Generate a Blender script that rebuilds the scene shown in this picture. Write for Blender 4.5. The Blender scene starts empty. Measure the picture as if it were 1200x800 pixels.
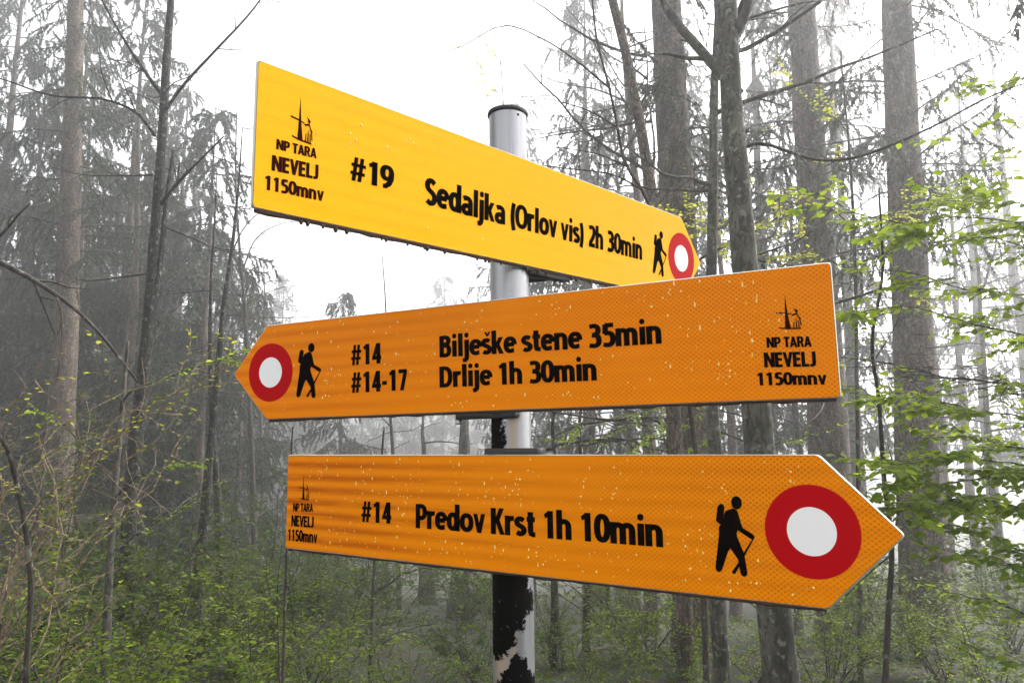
import bpy, math, random
import numpy as np
from mathutils import Matrix, Vector

# ------------------------------------------------------------------ camera, sky, sun, exposure
scene = bpy.context.scene
COL = scene.collection
CAM = np.array([0.0, 0.0, 1.6])
F, PITCH = 871.55, 0.1334            # focal length in 1200 px wide photo pixels, upward pitch
cam_data = bpy.data.cameras.new("camera")
cam_data.sensor_width = 36.0
cam_data.lens = F / 1200.0 * 36.0
cam_data.clip_start, cam_data.clip_end = 0.05, 1000.0
cam = bpy.data.objects.new("camera", cam_data)
COL.objects.link(cam)
cam.location = CAM
cam.rotation_euler = (math.pi / 2 + PITCH, 0, 0)
scene.camera = cam

SUN_DIR = Vector((0.66, 0.36, 0.72)).normalized()           # towards the sun, behind thin overcast
world = bpy.data.worlds.new("World")
scene.world = world
world.use_nodes = True
wn = world.node_tree
bg = wn.nodes["Background"]
sky = wn.nodes.new("ShaderNodeTexSky")
sky.sky_type = 'NISHITA'
sky.sun_disc = False
sky.sun_elevation = math.asin(SUN_DIR.z)
sky.sun_rotation = math.atan2(SUN_DIR.x, SUN_DIR.y)
sky.air_density, sky.dust_density, sky.ozone_density = 1.0, 5.0, 1.0
hsv = wn.nodes.new("ShaderNodeHueSaturation")               # overcast: hardly any blue left
hsv.inputs["Saturation"].default_value = 0.10
wn.links.new(sky.outputs[0], hsv.inputs["Color"])
wn.links.new(hsv.outputs[0], bg.inputs["Color"])
bg.inputs["Strength"].default_value = 0.15

sun_data = bpy.data.lights.new("sun", 'SUN')
sun_data.energy = 0.9
sun_data.angle = math.radians(14)
sun_data.color = (1.0, 0.96, 0.90)
sun = bpy.data.objects.new("sun", sun_data)
COL.objects.link(sun)
sun.rotation_euler = SUN_DIR.to_track_quat('Z', 'Y').to_euler()

scene.view_settings.view_transform = 'Standard'
scene.view_settings.look = 'None'
scene.view_settings.exposure = 1.9
scene.view_settings.gamma = 1.0
scene.view_settings.use_curve_mapping = False
scene.render.engine = 'CYCLES'
scene.cycles.volume_bounces = 1
scene.cycles.max_bounces = 8
scene.cycles.diffuse_bounces = 3
scene.cycles.use_denoising = True
HAZE_DENSITY = 0.0074

# ------------------------------------------------------------------ helpers
def at(px, py, Y):
    """Point at forward distance Y (metres) on the sight line of photo pixel (px, py)."""
    X, U = (px - 600) / F, (400 - py) / F
    c, s = math.cos(PITCH), math.sin(PITCH)
    d = np.array([X, c - U * s, s + U * c])
    return CAM + d * (Y / d[1])

def ground_z(x, y):
    t = max(0.0, y - 2.0)
    z = -0.15 * t if t < 45 else -6.75 - 3.0 * (1 - math.exp(-(t - 45) / 20.0))
    z += 0.10 * math.sin(0.7 * x + 1.3) * math.sin(0.5 * y) * min(1, t / 4)
    z += 0.25 * math.sin(0.21 * x + 0.4) * math.sin(0.17 * y + 1) * min(1, t / 8)
    return z

class M:
    """Collects vertices, triangles and quads; build() links them as ONE mesh object."""
    def __init__(self):
        self.v, self.t, self.q, self.n = [], [], [], 0
    def add(self, v, t=None, q=None):
        v = np.asarray(v, float).reshape(-1, 3)
        if t is not None and len(t): self.t.append(np.asarray(t, int) + self.n)
        if q is not None and len(q): self.q.append(np.asarray(q, int) + self.n)
        self.v.append(v); self.n += len(v)
    def poly(self, pts):
        """convex polygon as a fan"""
        n = len(pts)
        self.add(pts, t=[(0, i, i + 1) for i in range(1, n - 1)])
    def tube(self, pts, rad, sides=6, cap=True, lumps=0.0, rng=None):
        P = np.asarray(pts, float); n = len(P)
        rad = np.broadcast_to(np.asarray(rad, float), (n,))
        T = np.gradient(P, axis=0); T /= np.linalg.norm(T, axis=1)[:, None] + 1e-12
        a = np.array([1., 0, 0]) if abs(T[0][0]) < .8 else np.array([0, 1., 0])
        U = np.zeros_like(P)
        for i in range(n):
            a = a - T[i] * (a @ T[i]); a /= np.linalg.norm(a) + 1e-12
            U[i] = a
        W = np.cross(T, U)
        ang = np.arange(sides) * 2 * math.pi / sides
        R = rad[:, None] * np.ones(sides)
        if lumps and rng is not None:
            R = R * (1 + lumps * rng.normal(size=R.shape))
        V = P[:, None] + R[..., None] * (np.cos(ang)[None, :, None] * U[:, None] + np.sin(ang)[None, :, None] * W[:, None])
        i, j = np.meshgrid(np.arange(n - 1), np.arange(sides), indexing='ij')
        jn = (j + 1) % sides
        q = np.stack([i * sides + j, i * sides + jn, (i + 1) * sides + jn, (i + 1) * sides + j], -1).reshape(-1, 4)
        V = V.reshape(-1, 3)
        t = []
        if cap:
            V = np.vstack([V, P[-1:] + T[-1:] * rad[-1] * .5]); k = len(V) - 1
            t = [((n - 1) * sides + j, (n - 1) * sides + (j + 1) % sides, k) for j in range(sides)]
        self.add(V, t=t, q=q)
    def box(self, c, s, bevel=0.0):
        x, y, z = np.asarray(s) / 2.0
        if bevel <= 0:
            v = np.array([(a * x, b * y, d * z) for a in (-1, 1) for b in (-1, 1) for d in (-1, 1)])
            self.add(v + np.asarray(c), q=[(0, 1, 3, 2), (4, 6, 7, 5), (0, 4, 5, 1), (2, 3, 7, 6), (0, 2, 6, 4), (1, 5, 7, 3)])
            return
        rings = []
        for yy, k in ((-y, bevel), (-y + bevel, 0), (y - bevel, 0), (y, bevel)):
            X, Z = x - k, z - k; b = bevel
            rings.append([(-X + b, yy, -Z), (X - b, yy, -Z), (X, yy, -Z + b), (X, yy, Z - b), (X - b, yy, Z), (-X + b, yy, Z), (-X, yy, Z - b), (-X, yy, -Z + b)])
        v = np.array(rings).reshape(-1, 3) + np.asarray(c)
        q = [(r * 8 + i, r * 8 + (i + 1) % 8, r * 8 + 8 + (i + 1) % 8, r * 8 + 8 + i) for r in range(3) for i in range(8)]
        t = [(0, i + 1, i) for i in range(1, 7)] + [(24, 24 + i, 25 + i) for i in range(1, 7)]
        self.add(v, t=t, q=q)
    def lathe(self, prof, sides=32, c=(0, 0, 0)):
        """(radius, z) profile about the z axis"""
        n = len(prof); ang = np.arange(sides) * 2 * math.pi / sides
        v = np.array([(r * math.cos(a), r * math.sin(a), z) for r, z in prof for a in ang]) + np.asarray(c)
        self.add(v, q=[(i * sides + j, i * sides + (j + 1) % sides, (i + 1) * sides + (j + 1) % sides, (i + 1) * sides + j) for i in range(n - 1) for j in range(sides)])
    def leaves(self, P, D, N, L, w=0.62, fold=0.18):
        """ovate folded leaves: base P, direction D, normal N, length L"""
        P, D, N = (np.asarray(a, float).reshape(-1, 3) for a in (P, D, N))
        k = len(P)
        if not k: return
        L = np.broadcast_to(np.asarray(L, float), (k,))[:, None]
        D = D / (np.linalg.norm(D, axis=1)[:, None] + 1e-9)
        S = np.cross(D, N); S /= np.linalg.norm(S, axis=1)[:, None] + 1e-9
        N = np.cross(S, D)
        hw = w / 2
        V = np.stack([P, P + L * (.28 * D + hw * .85 * S + fold * hw * N), P + L * (.68 * D + hw * .8 * S + fold * hw * N - .03 * N),
                      P + L * (D - .10 * N), P + L * (.68 * D - hw * .8 * S + fold * hw * N - .03 * N), P + L * (.28 * D - hw * .85 * S + fold * hw * N)], 1)
        b = np.arange(k)[:, None] * 6
        q = np.concatenate([b + np.array([[0, 1, 2, 3]]), b + np.array([[0, 3, 4, 5]])])
        self.add(V.reshape(-1, 3), q=q)
    def slivers(self, P, D, S, L, w):
        """thin needle tufts: triangles from P along D with half width vector S*w"""
        k = len(P)
        if not k: return
        V = np.stack([P - S * w[:, None], P + S * w[:, None], P + D * L[:, None]], 1)
        self.add(V.reshape(-1, 3), t=np.arange(k * 3).reshape(-1, 3))
    def build(self, name, mat, parent=None, smooth=False, shift=None):
        V = np.concatenate(self.v)
        if shift is not None: V = V - np.asarray(shift)
        T = np.concatenate(self.t) if self.t else np.zeros((0, 3), int)
        Q = np.concatenate(self.q) if self.q else np.zeros((0, 4), int)
        me = bpy.data.meshes.new(name)
        me.vertices.add(len(V)); me.vertices.foreach_set("co", V.astype(np.float32).ravel())
        nl = T.size + Q.size
        me.loops.add(nl); me.loops.foreach_set("vertex_index", np.concatenate([T.ravel(), Q.ravel()]).astype(np.int32))
        npoly = len(T) + len(Q)
        me.polygons.add(npoly)
        st = np.concatenate([np.arange(len(T)) * 3, T.size + np.arange(len(Q)) * 4]).astype(np.int32)
        me.polygons.foreach_set("loop_start", st)
        if smooth: me.polygons.foreach_set("use_smooth", np.ones(npoly, bool))
        me.update(calc_edges=True); me.validate()
        me.materials.append(mat)
        o = bpy.data.objects.new(name, me)
        COL.objects.link(o)
        if parent is not None: o.parent = parent
        return o

def tag(o, label=None, cat=None, group=None, kind=None):
    if label: o["label"] = label
    if cat: o["category"] = cat
    if group: o["group"] = group
    if kind: o["kind"] = kind
    return o

def empty(name, loc, label, cat, group=None, rz=0.0):
    o = bpy.data.objects.new(name, None)
    o.empty_display_size = 0.1
    COL.objects.link(o)
    o.location = loc; o.rotation_euler = (0, 0, rz)
    return tag(o, label, cat, group)

def copy_tree(o, parent=None):
    c = o.copy(); COL.objects.link(c)
    if parent is not None: c.parent = parent
    for ch in [x for x in o.children]:
        copy_tree(ch, c)
    return c

# ------------------------------------------------------------------ materials
class NT:
    def __init__(self, name):
        self.m = bpy.data.materials.new(name); self.m.use_nodes = True
        self.t = self.m.node_tree; self.b = self.t.nodes["Principled BSDF"]; self.out = self.t.nodes["Material Output"]
        self.b.inputs["Roughness"].default_value = 0.85
        self._oc = None
    def n(self, kind, **kw):
        nd = self.t.nodes.new("ShaderNode" + kind)
        for k, v in kw.items(): setattr(nd, k, v)
        return nd
    def set(self, sock, v):
        if hasattr(v, 'is_output'): self.t.links.new(v, sock)
        else: sock.default_value = v
    def coord(self):
        if self._oc is None: self._oc = self.n("TexCoord").outputs["Object"]
        return self._oc
    def xyz(self, c=None):
        s = self.n("SeparateXYZ"); self.set(s.inputs[0], c or self.coord()); return s.outputs
    def math(self, op, a, b=0.0, c=0.0, clamp=False):
        m = self.n("Math", operation=op); m.use_clamp = clamp
        for i, v in enumerate((a, b, c)): self.set(m.inputs[i], v)
        return m.outputs[0]
    def mapr(self, v, a, b, lo=0.0, hi=1.0, smooth=True):
        m = self.n("MapRange"); m.interpolation_type = 'SMOOTHSTEP' if smooth else 'LINEAR'
        for k, x in zip(("Value", "From Min", "From Max", "To Min", "To Max"), (v, a, b, lo, hi)): self.set(m.inputs[k], x)
        return m.outputs[0]
    def noise(self, scale, detail=4.0, rough=0.55, stretch=None, vec=None, dist=0.0, off=None):
        v = vec or self.coord()
        if stretch or off:
            mp = self.n("Mapping"); self.set(mp.inputs["Vector"], v)
            if stretch: mp.inputs["Scale"].default_value = stretch
            if off: mp.inputs["Location"].default_value = off
            v = mp.outputs[0]
        nn = self.n("TexNoise"); self.set(nn.inputs["Vector"], v)
        nn.inputs["Scale"].default_value = scale; nn.inputs["Detail"].default_value = detail
        nn.inputs["Roughness"].default_value = rough; nn.inputs["Distortion"].default_value = dist
        return nn.outputs["Fac"]
    def mix(self, f, a, b):
        m = self.n("Mix", data_type='RGBA')
        self.set(m.inputs["Factor"], f)
        self.set(m.inputs[6], a if hasattr(a, 'is_output') else (*a, 1)); self.set(m.inputs[7], b if hasattr(b, 'is_output') else (*b, 1))
        return m.outputs[2]
    def bump(self, h, strength=0.5, dist=0.01):
        b = self.n("Bump"); b.inputs["Strength"].default_value = strength; b.inputs["Distance"].default_value = dist
        self.set(b.inputs["Height"], h); self.t.links.new(b.outputs[0], self.b.inputs["Normal"]); return b.outputs[0]
    def col(self, c): self.set(self.b.inputs["Base Color"], c if hasattr(c, 'is_output') else (*c, 1))
    def rough(self, r): self.set(self.b.inputs["Roughness"], r)
    def inp(self, **kw):
        for k, v in kw.items(): self.set(self.b.inputs[k.replace('_', ' ')], v)

def bark(name, c1, c2, moss=(0.045, 0.055, 0.02), moss_amt=0.5, scale=9.0, flake=True):
    t = NT(name)
    a = t.noise(scale, 7, .72, stretch=(1, 1, .30))
    b = t.noise(scale * 5, 5, .6, stretch=(1, 1, .45), dist=.6)
    l = t.noise(2.3, 5, .62)
    c = t.mix(t.mapr(a, .35, .68), c1, c2)
    c = t.mix(t.mapr(b, .50, .60, 0, .75), c, tuple(x * 0.35 for x in c1))
    sp = t.noise(17, 3, .5, off=(3, 1, 7))
    c = t.mix(t.mapr(sp, .58, .66, 0, .6), c, (0.24, 0.25, 0.20))                  # pale lichen spots
    c = t.mix(t.mapr(l, .50, .66, 0, moss_amt), c, moss)
    t.col(c); t.rough(.9)
    h = t.math('ADD', t.math('MULTIPLY', a, .7), t.math('MULTIPLY', b, .6))
    if flake:                                                                        # cracked bark plates
        mp = t.n("Mapping"); t.set(mp.inputs["Vector"], t.coord()); mp.inputs["Scale"].default_value = (1, 1, .42)
        vo = t.n("TexVoronoi", feature='DISTANCE_TO_EDGE'); t.set(vo.inputs["Vector"], mp.outputs[0]); vo.inputs["Scale"].default_value = 26
        ed = t.mapr(t.math('ADD', vo.outputs["Distance"], t.math('MULTIPLY', b, .10)), .04, .16)
        c = t.mix(t.math('MULTIPLY', t.math('SUBTRACT', 1.0, ed), .75), c, tuple(x * .4 for x in c1)); t.col(c)
        h = t.math('ADD', h, t.math('MULTIPLY', ed, .8))
    t.bump(h, .9 if flake else .35, .03 if flake else .012)
    return t.m

def leaf_mat(name, c_lo, c_hi, tr_lo, tr_hi, trans=.5, gloss=.45, spec=.15):
    t = NT(name)
    r = t.n("NewGeometry").outputs["Random Per Island"]
    c = t.mix(r, c_lo, c_hi); c2 = t.mix(r, tr_lo, tr_hi)
    t.col(c); t.rough(gloss); t.inp(Specular_IOR_Level=spec)
    tr = t.n("BsdfTranslucent"); t.set(tr.inputs["Color"], c2)
    mx = t.n("MixShader"); mx.inputs[0].default_value = trans
    t.t.links.new(t.b.outputs[0], mx.inputs[1]); t.t.links.new(tr.outputs[0], mx.inputs[2])
    t.t.links.new(mx.outputs[0], t.out.inputs["Surface"])
    return t.m

def plain(name, c, rough=.6, metal=0.0, spec=.5):
    t = NT(name); t.col(c); t.rough(rough); t.inp(Metallic=metal, Specular_IOR_Level=spec); return t

MAT = {}
MAT['spruce_bark'] = bark("spruce_bark", (0.062, 0.043, 0.031), (0.215, 0.158, 0.116), moss_amt=.35)
MAT['beech_bark'] = bark("beech_bark", (0.030, 0.028, 0.022), (0.135, 0.125, 0.098), moss=(0.03, 0.034, 0.015), moss_amt=.7, scale=6, flake=False)
MAT['twig_bark'] = bark("twig_bark", (0.028, 0.022, 0.018), (0.075, 0.060, 0.048), moss_amt=.4, scale=14, flake=False)
MAT['dark_bark'] = bark("dark_mossy_bark", (0.022, 0.020, 0.015), (0.075, 0.066, 0.050), moss=(0.022, 0.028, 0.010), moss_amt=.7, scale=8)
MAT['brown_twig'] = bark("brown_twig", (0.16, 0.105, 0.07), (0.36, 0.27, 0.19), moss_amt=.1, scale=14, flake=False)
MAT['needle'] = leaf_mat("spruce_needle", (0.030, 0.042, 0.022), (0.055, 0.068, 0.034), (0.03, 0.045, 0.02), (0.06, 0.075, 0.03), .25)
MAT['beech_leaf'] = leaf_mat("beech_leaf", (0.10, 0.165, 0.018), (0.19, 0.26, 0.03), (0.24, 0.36, 0.015), (0.50, 0.60, 0.05), .55)
MAT['pale_leaf'] = leaf_mat("budding_leaf", (0.16, 0.17, 0.04), (0.25, 0.25, 0.06), (0.42, 0.46, 0.04), (0.64, 0.64, 0.07), .55)
MAT['shrub_leaf'] = leaf_mat("shrub_leaf", (0.030, 0.070, 0.005), (0.13, 0.18, 0.012), (0.06, 0.13, 0.006), (0.40, 0.47, 0.02), .5, .5, .15)
MAT['dark_leaf'] = leaf_mat("ground_leaf", (0.018, 0.042, 0.004), (0.06, 0.09, 0.009), (0.05, 0.10, 0.005), (0.15, 0.20, 0.012), .4)

def ground_material():
    t = NT("leaf_litter")
    a = t.noise(1.2, 6, .6); b = t.noise(26, 5, .7, dist=.8); c = t.noise(.35, 4, .5)
    col = t.mix(t.mapr(b, .35, .7), (0.016, 0.013, 0.008), (0.055, 0.041, 0.026))
    col = t.mix(t.mapr(a, .40, .56, 0, .9), col, (0.018, 0.032, 0.008))
    col = t.mix(t.mapr(c, .5, .7, 0, .4), col, (0.06, 0.045, 0.03))
    t.col(col); t.rough(.95); t.bump(b, .8, .04)
    return t.m

# ------------------------------------------------------------------ ground
def build_ground():
    xs = np.concatenate([np.linspace(-75, -14, 26), np.linspace(-13, 13, 66), np.linspace(14, 75, 26)])
    ys = np.concatenate([np.linspace(-18, 0, 12), np.linspace(.5, 26, 70), np.linspace(27, 110, 44)])
    X, Y = np.meshgrid(xs, ys, indexing='ij')
    rng = np.random.default_rng(4)
    Z = np.array([[ground_z(x, y) for y in ys] for x in xs]) + rng.normal(size=X.shape) * .02
    n, k = X.shape
    i, j = np.meshgrid(np.arange(n - 1), np.arange(k - 1), indexing='ij')
    q = np.stack([i * k + j, (i + 1) * k + j, (i + 1) * k + j + 1, i * k + j + 1], -1).reshape(-1, 4)
    m = M(); m.add(np.stack([X, Y, Z], -1), q=q)
    tag(m.build("ground", ground_material(), smooth=True), "forest floor of brown leaf litter falling away downhill", None, None, "structure")
build_ground()

def build_haze():
    m = M(); m.box((0, 47, 8.0), (160, 140, 42))
    t = bpy.data.materials.new("haze"); t.use_nodes = True
    nt = t.node_tree; nt.nodes.remove(nt.nodes["Principled BSDF"])
    pv = nt.nodes.new("ShaderNodeVolumePrincipled")
    pv.inputs["Color"].default_value = (0.97, 0.97, 0.98, 1)
    pv.inputs["Density"].default_value = HAZE_DENSITY
    pv.inputs["Anisotropy"].default_value = 0.75
    nt.links.new(pv.outputs[0], nt.nodes["Material Output"].inputs["Volume"])
    tag(m.build("haze", t), "pale fog filling the forest", None, None, "stuff")
build_haze()

# ------------------------------------------------------------------ branches and crowns
def unit(v): v = np.asarray(v, float); return v / (np.linalg.norm(v) + 1e-12)

def wander(p, d, L, n, rng, wob=.12, grav=0.0):
    P = [np.asarray(p, float)]; d = unit(d); step = L / n
    for _ in range(n):
        d = unit(d + rng.normal(size=3) * wob + np.array([0, 0, grav])); P.append(P[-1] + d * step)
    return np.array(P)

def side_dir(d, rng, ang, flat=0.0):
    a = rng.normal(size=3); a = a - d * (a @ d)
    if flat: a[2] *= (1 - flat)
    a = unit(a)
    return unit(d * math.cos(ang) + a * math.sin(ang))

def bare_limb(m, P, r, rng, lev, dens=3.0, ratio=.5, wob=.14, grav=0.0, flat=.0, tips=None, r_end=.3, sides=5, minr=.0012):
    """a limb along the polyline P with lev further orders of twigs"""
    P = np.asarray(P, float); n = len(P)
    R = np.maximum(r * np.linspace(1, r_end, n), minr)
    m.tube(P, R, sides)
    seg = np.linalg.norm(np.diff(P, axis=0), axis=1); L = seg.sum()
    if tips is not None: tips.append((P, R))
    if lev <= 0: return
    k = max(1, int(dens * L * rng.uniform(.8, 1.2)))
    cum = np.concatenate([[0], np.cumsum(seg)]) / L
    for t in np.sort(rng.uniform(.15, .98, k)):
        i = min(n - 2, int(np.searchsorted(cum, t)) - 1); i = max(i, 0)
        f = (t - cum[i]) / max(1e-6, cum[i + 1] - cum[i]); p = P[i] + (P[i + 1] - P[i]) * f
        d = unit(P[i + 1] - P[i]); rr = R[i] * .55
        dd = side_dir(d, rng, rng.uniform(.5, 1.1), flat)
        l = L * ratio * rng.uniform(.35, 1.0) * (1.05 - .5 * t)
        if l < .03: continue
        bare_limb(m, wander(p, dd, l, max(3, int(l / .12)) if l < 1.2 else 8, rng, wob, grav), max(rr, minr), rng, lev - 1, dens * 1.7, ratio, wob, grav, flat, tips, r_end, max(3, sides - 1), minr)

def smooth_path(P, n):
    P = np.asarray(P, float)
    if len(P) < 3: return np.array([P[0] + (P[-1] - P[0]) * t for t in np.linspace(0, 1, n)])
    d = np.concatenate([[0], np.cumsum(np.linalg.norm(np.diff(P, axis=0), axis=1))]); d /= d[-1]
    out = []
    E = np.vstack([2 * P[0] - P[1], P, 2 * P[-1] - P[-2]])
    for t in np.linspace(0, 1, n):
        i = min(len(P) - 2, max(0, int(np.searchsorted(d, t)) - 1)); u = (t - d[i]) / max(1e-9, d[i + 1] - d[i])
        p0, p1, p2, p3 = E[i], E[i + 1], E[i + 2], E[i + 3]
        out.append(.5 * ((2 * p1) + (-p0 + p2) * u + (2 * p0 - 5 * p1 + 4 * p2 - p3) * u ** 2 + (-p0 + 3 * p1 - 3 * p2 + p3) * u ** 3))
    return np.array(out)

def leaf_twig(m, P, rng, size, gap, start=0.1, droop=.25, spread=.85, w=.66):
    """leaves alternating along a twig, in a near horizontal spray"""
    P = np.asarray(P); seg = np.linalg.norm(np.diff(P, axis=0), axis=1); L = seg.sum(); cum = np.concatenate([[0], np.cumsum(seg)])
    k = int(L * (1 - start) / gap) + 1
    pos, D, N, S = [], [], [], []
    for j in range(k):
        s = L * start + j * gap + rng.uniform(-.3, .3) * gap
        s = min(max(s, 0), L - 1e-6)
        i = max(0, min(len(seg) - 1, int(np.searchsorted(cum, s)) - 1)); p = P[i] + (P[i + 1] - P[i]) * ((s - cum[i]) / (seg[i] + 1e-9))
        d = unit(P[i + 1] - P[i]); side = unit(np.cross(d, [0, 0, 1.0]) + 1e-6) * (1 if j % 2 else -1)
        dd = unit(d * rng.uniform(.3, .8) + side * spread * rng.uniform(.6, 1.2) + np.array([0, 0, -droop * rng.uniform(-.4, 1.8)]))
        nn = unit(np.array([0, 0, 1.0]) + rng.normal(size=3) * .27)
        pos.append(p + dd * size * .12); D.append(dd); N.append(nn); S.append(size * rng.uniform(.6, 1.15))
    m.leaves(pos, D, N, S, w)

def needle_spray(m, P, rng, per_m, nl, nw, start=0.0):
    """needle tufts round a hanging twig P"""
    P = np.asarray(P); seg = np.linalg.norm(np.diff(P, axis=0), axis=1); L = seg.sum(); k = int(per_m * L)
    if k < 2: return
    cum = np.concatenate([[0], np.cumsum(seg)]); s = rng.uniform(start * L, L, k)
    i = np.clip(np.searchsorted(cum, s) - 1, 0, len(seg) - 1)
    T = np.diff(P, axis=0) / (seg[:, None] + 1e-9)
    pos = P[i] + T[i] * (s - cum[i])[:, None]
    a = rng.normal(size=(k, 3)); a -= T[i] * (a * T[i]).sum(1)[:, None]; a /= np.linalg.norm(a, axis=1)[:, None]
    D = T[i] * .75 + a * rng.uniform(.3, .9, (k, 1)) + np.array([0, 0, -.15]); D /= np.linalg.norm(D, axis=1)[:, None]
    S = np.cross(D, rng.normal(size=(k, 3))); S /= np.linalg.norm(S, axis=1)[:, None]
    m.slivers(pos, D, S, nl * rng.uniform(.6, 1.3, k), nw * rng.uniform(.7, 1.3, k))

def spruce_crown(wood, fol, trunk_at, z0, z1, top, reach, rng, step=.42, per=4, hang=.55, dens=55, nl=.06, nw=.006, keep=1.0):
    """drooping whorls of limbs with hanging twigs; trunk_at(z) gives the trunk axis"""
    z = z0
    while z < z1:
        for _ in range(per):
            if rng.uniform() > keep: continue
            az = rng.uniform(0, 2 * math.pi); zz = z + rng.uniform(-.2, .2)
            L = reach * (1 - (zz / top) ** 1.6 * .85) * rng.uniform(.55, 1.1)
            d = np.array([math.cos(az), math.sin(az), rng.uniform(-.15, .25)])
            P = wander(trunk_at(zz), d, L, 7, rng, .07, -.055); P[-1][2] += .08 * L; P[-2][2] += .02 * L
            wood.tube(P, np.linspace(.008 + .007 * L, .004, len(P)), 4)
            cum = np.linspace(0, 1, len(P))
            for t in np.arange(.22, 1.0, .085 / max(.8, L) * 1.5):
                t = min(.99, t + rng.uniform(-.03, .03))
                p = np.array([np.interp(t, cum, P[:, c]) for c in range(3)])
                sd = unit(np.cross(unit(P[-1] - P[0]), [0, 0, 1])) * rng.choice([-1, 1])
                dd = unit(np.array([0, 0, -rng.uniform(.35, 1.0)]) + sd * rng.uniform(.3, .95) + unit(P[-1] - P[0]) * .45)
                l = hang * rng.uniform(.4, 1.15) * (1.1 - .5 * t)
                Q = wander(p, dd, l, 4, rng, .10, -.22)
                wood.tube(Q, np.linspace(.004, .002, 5), 3, cap=False)
                needle_spray(fol, Q, rng, dens, nl, nw)
            needle_spray(fol, P[3:], rng, dens, nl, nw)
        z += step * rng.uniform(.8, 1.2)

def trunk_axis(p_lo, p_hi, h, rng, wob=.03, n=18):
    """points from the ground up through the two given points, to h metres"""
    d = (p_hi - p_lo) / (p_hi[2] - p_lo[2])
    x, y = p_lo[0], p_lo[1]
    for _ in range(6):
        gz = ground_z(x, y); x = p_lo[0] + d[0] * (gz - p_lo[2]); y = p_lo[1] + d[1] * (gz - p_lo[2])
    base = np.array([x, y, ground_z(x, y)])
    P = np.array([base + d * (h * t) for t in np.linspace(-.02, 1, n)])
    w = np.cumsum(rng.normal(size=(n, 2)), 0); w -= np.linspace(0, 1, n)[:, None] * w[-1]
    P[:, :2] += w * wob
    return base, P

def trunk_mesh(P, r, rng, sides=14, taper=.30, flare=.35):
    n = 46
    S = smooth_path(P, n); t = np.linspace(0, 1, n)
    R = r * (1 - (1 - taper) * t) * (1 + flare * np.exp(-t * 28))
    m = M(); m.tube(S, R, sides, lumps=.022, rng=rng); return m

# ------------------------------------------------------------------ lettering: own bold condensed strokes
PX, PY = 0.124, 0.094        # half pen widths: upright strokes are thicker than level ones
def arc(cx, cy, rx, ry, a0, a1, n=14, e=2.35):
    out = []
    for a in np.linspace(math.radians(a0), math.radians(a1), n):
        c, s = math.cos(a), math.sin(a)
        out.append((cx + rx * math.copysign(abs(c) ** (2 / e), c), cy + ry * math.copysign(abs(s) ** (2 / e), s)))
    return out
def ring(cx, cy, rx, ry): return ('o', arc(cx, cy, rx, ry, 0, 360, 29)[:-1])
def line(*p): return ('l', list(p))
def poly(*p): return ('p', list(p))
def diag(x0, y0, x1, y1, w=.225): return poly((x0 - w / 2, y0), (x0 + w / 2, y0), (x1 + w / 2, y1), (x1 - w / 2, y1))
def dot(x, y, r=.118): return poly(*[(x + r * math.cos(a), y + r * math.sin(a)) for a in np.linspace(0, 2 * math.pi, 15)[:-1]])
def stem(x, y0, y1): return line((x, y0), (x, y1))
XH, ASC = .74, 1.06
def arch(x0, x1, y1=0): return line(*(arc((x0 + x1) / 2, XH - PY - .20, (x1 - x0) / 2, .20, 165, 0, 10) + [(x1, y1)]))
S_SHAPE = [(.92, .86), (.60, .965), (.22, .93), (.06, .76), (.18, .60), (.50, .50), (.82, .39), (.94, .22), (.78, .05), (.38, .0), (.06, .10)]
def s_shape(w, h, x0):
    P = smooth_path([(x, y, 0) for x, y in S_SHAPE], 30)
    return line(*[(x0 + p[0] * w, PY + p[1] * (h - 2 * PY) / .965) for p in P])
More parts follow.
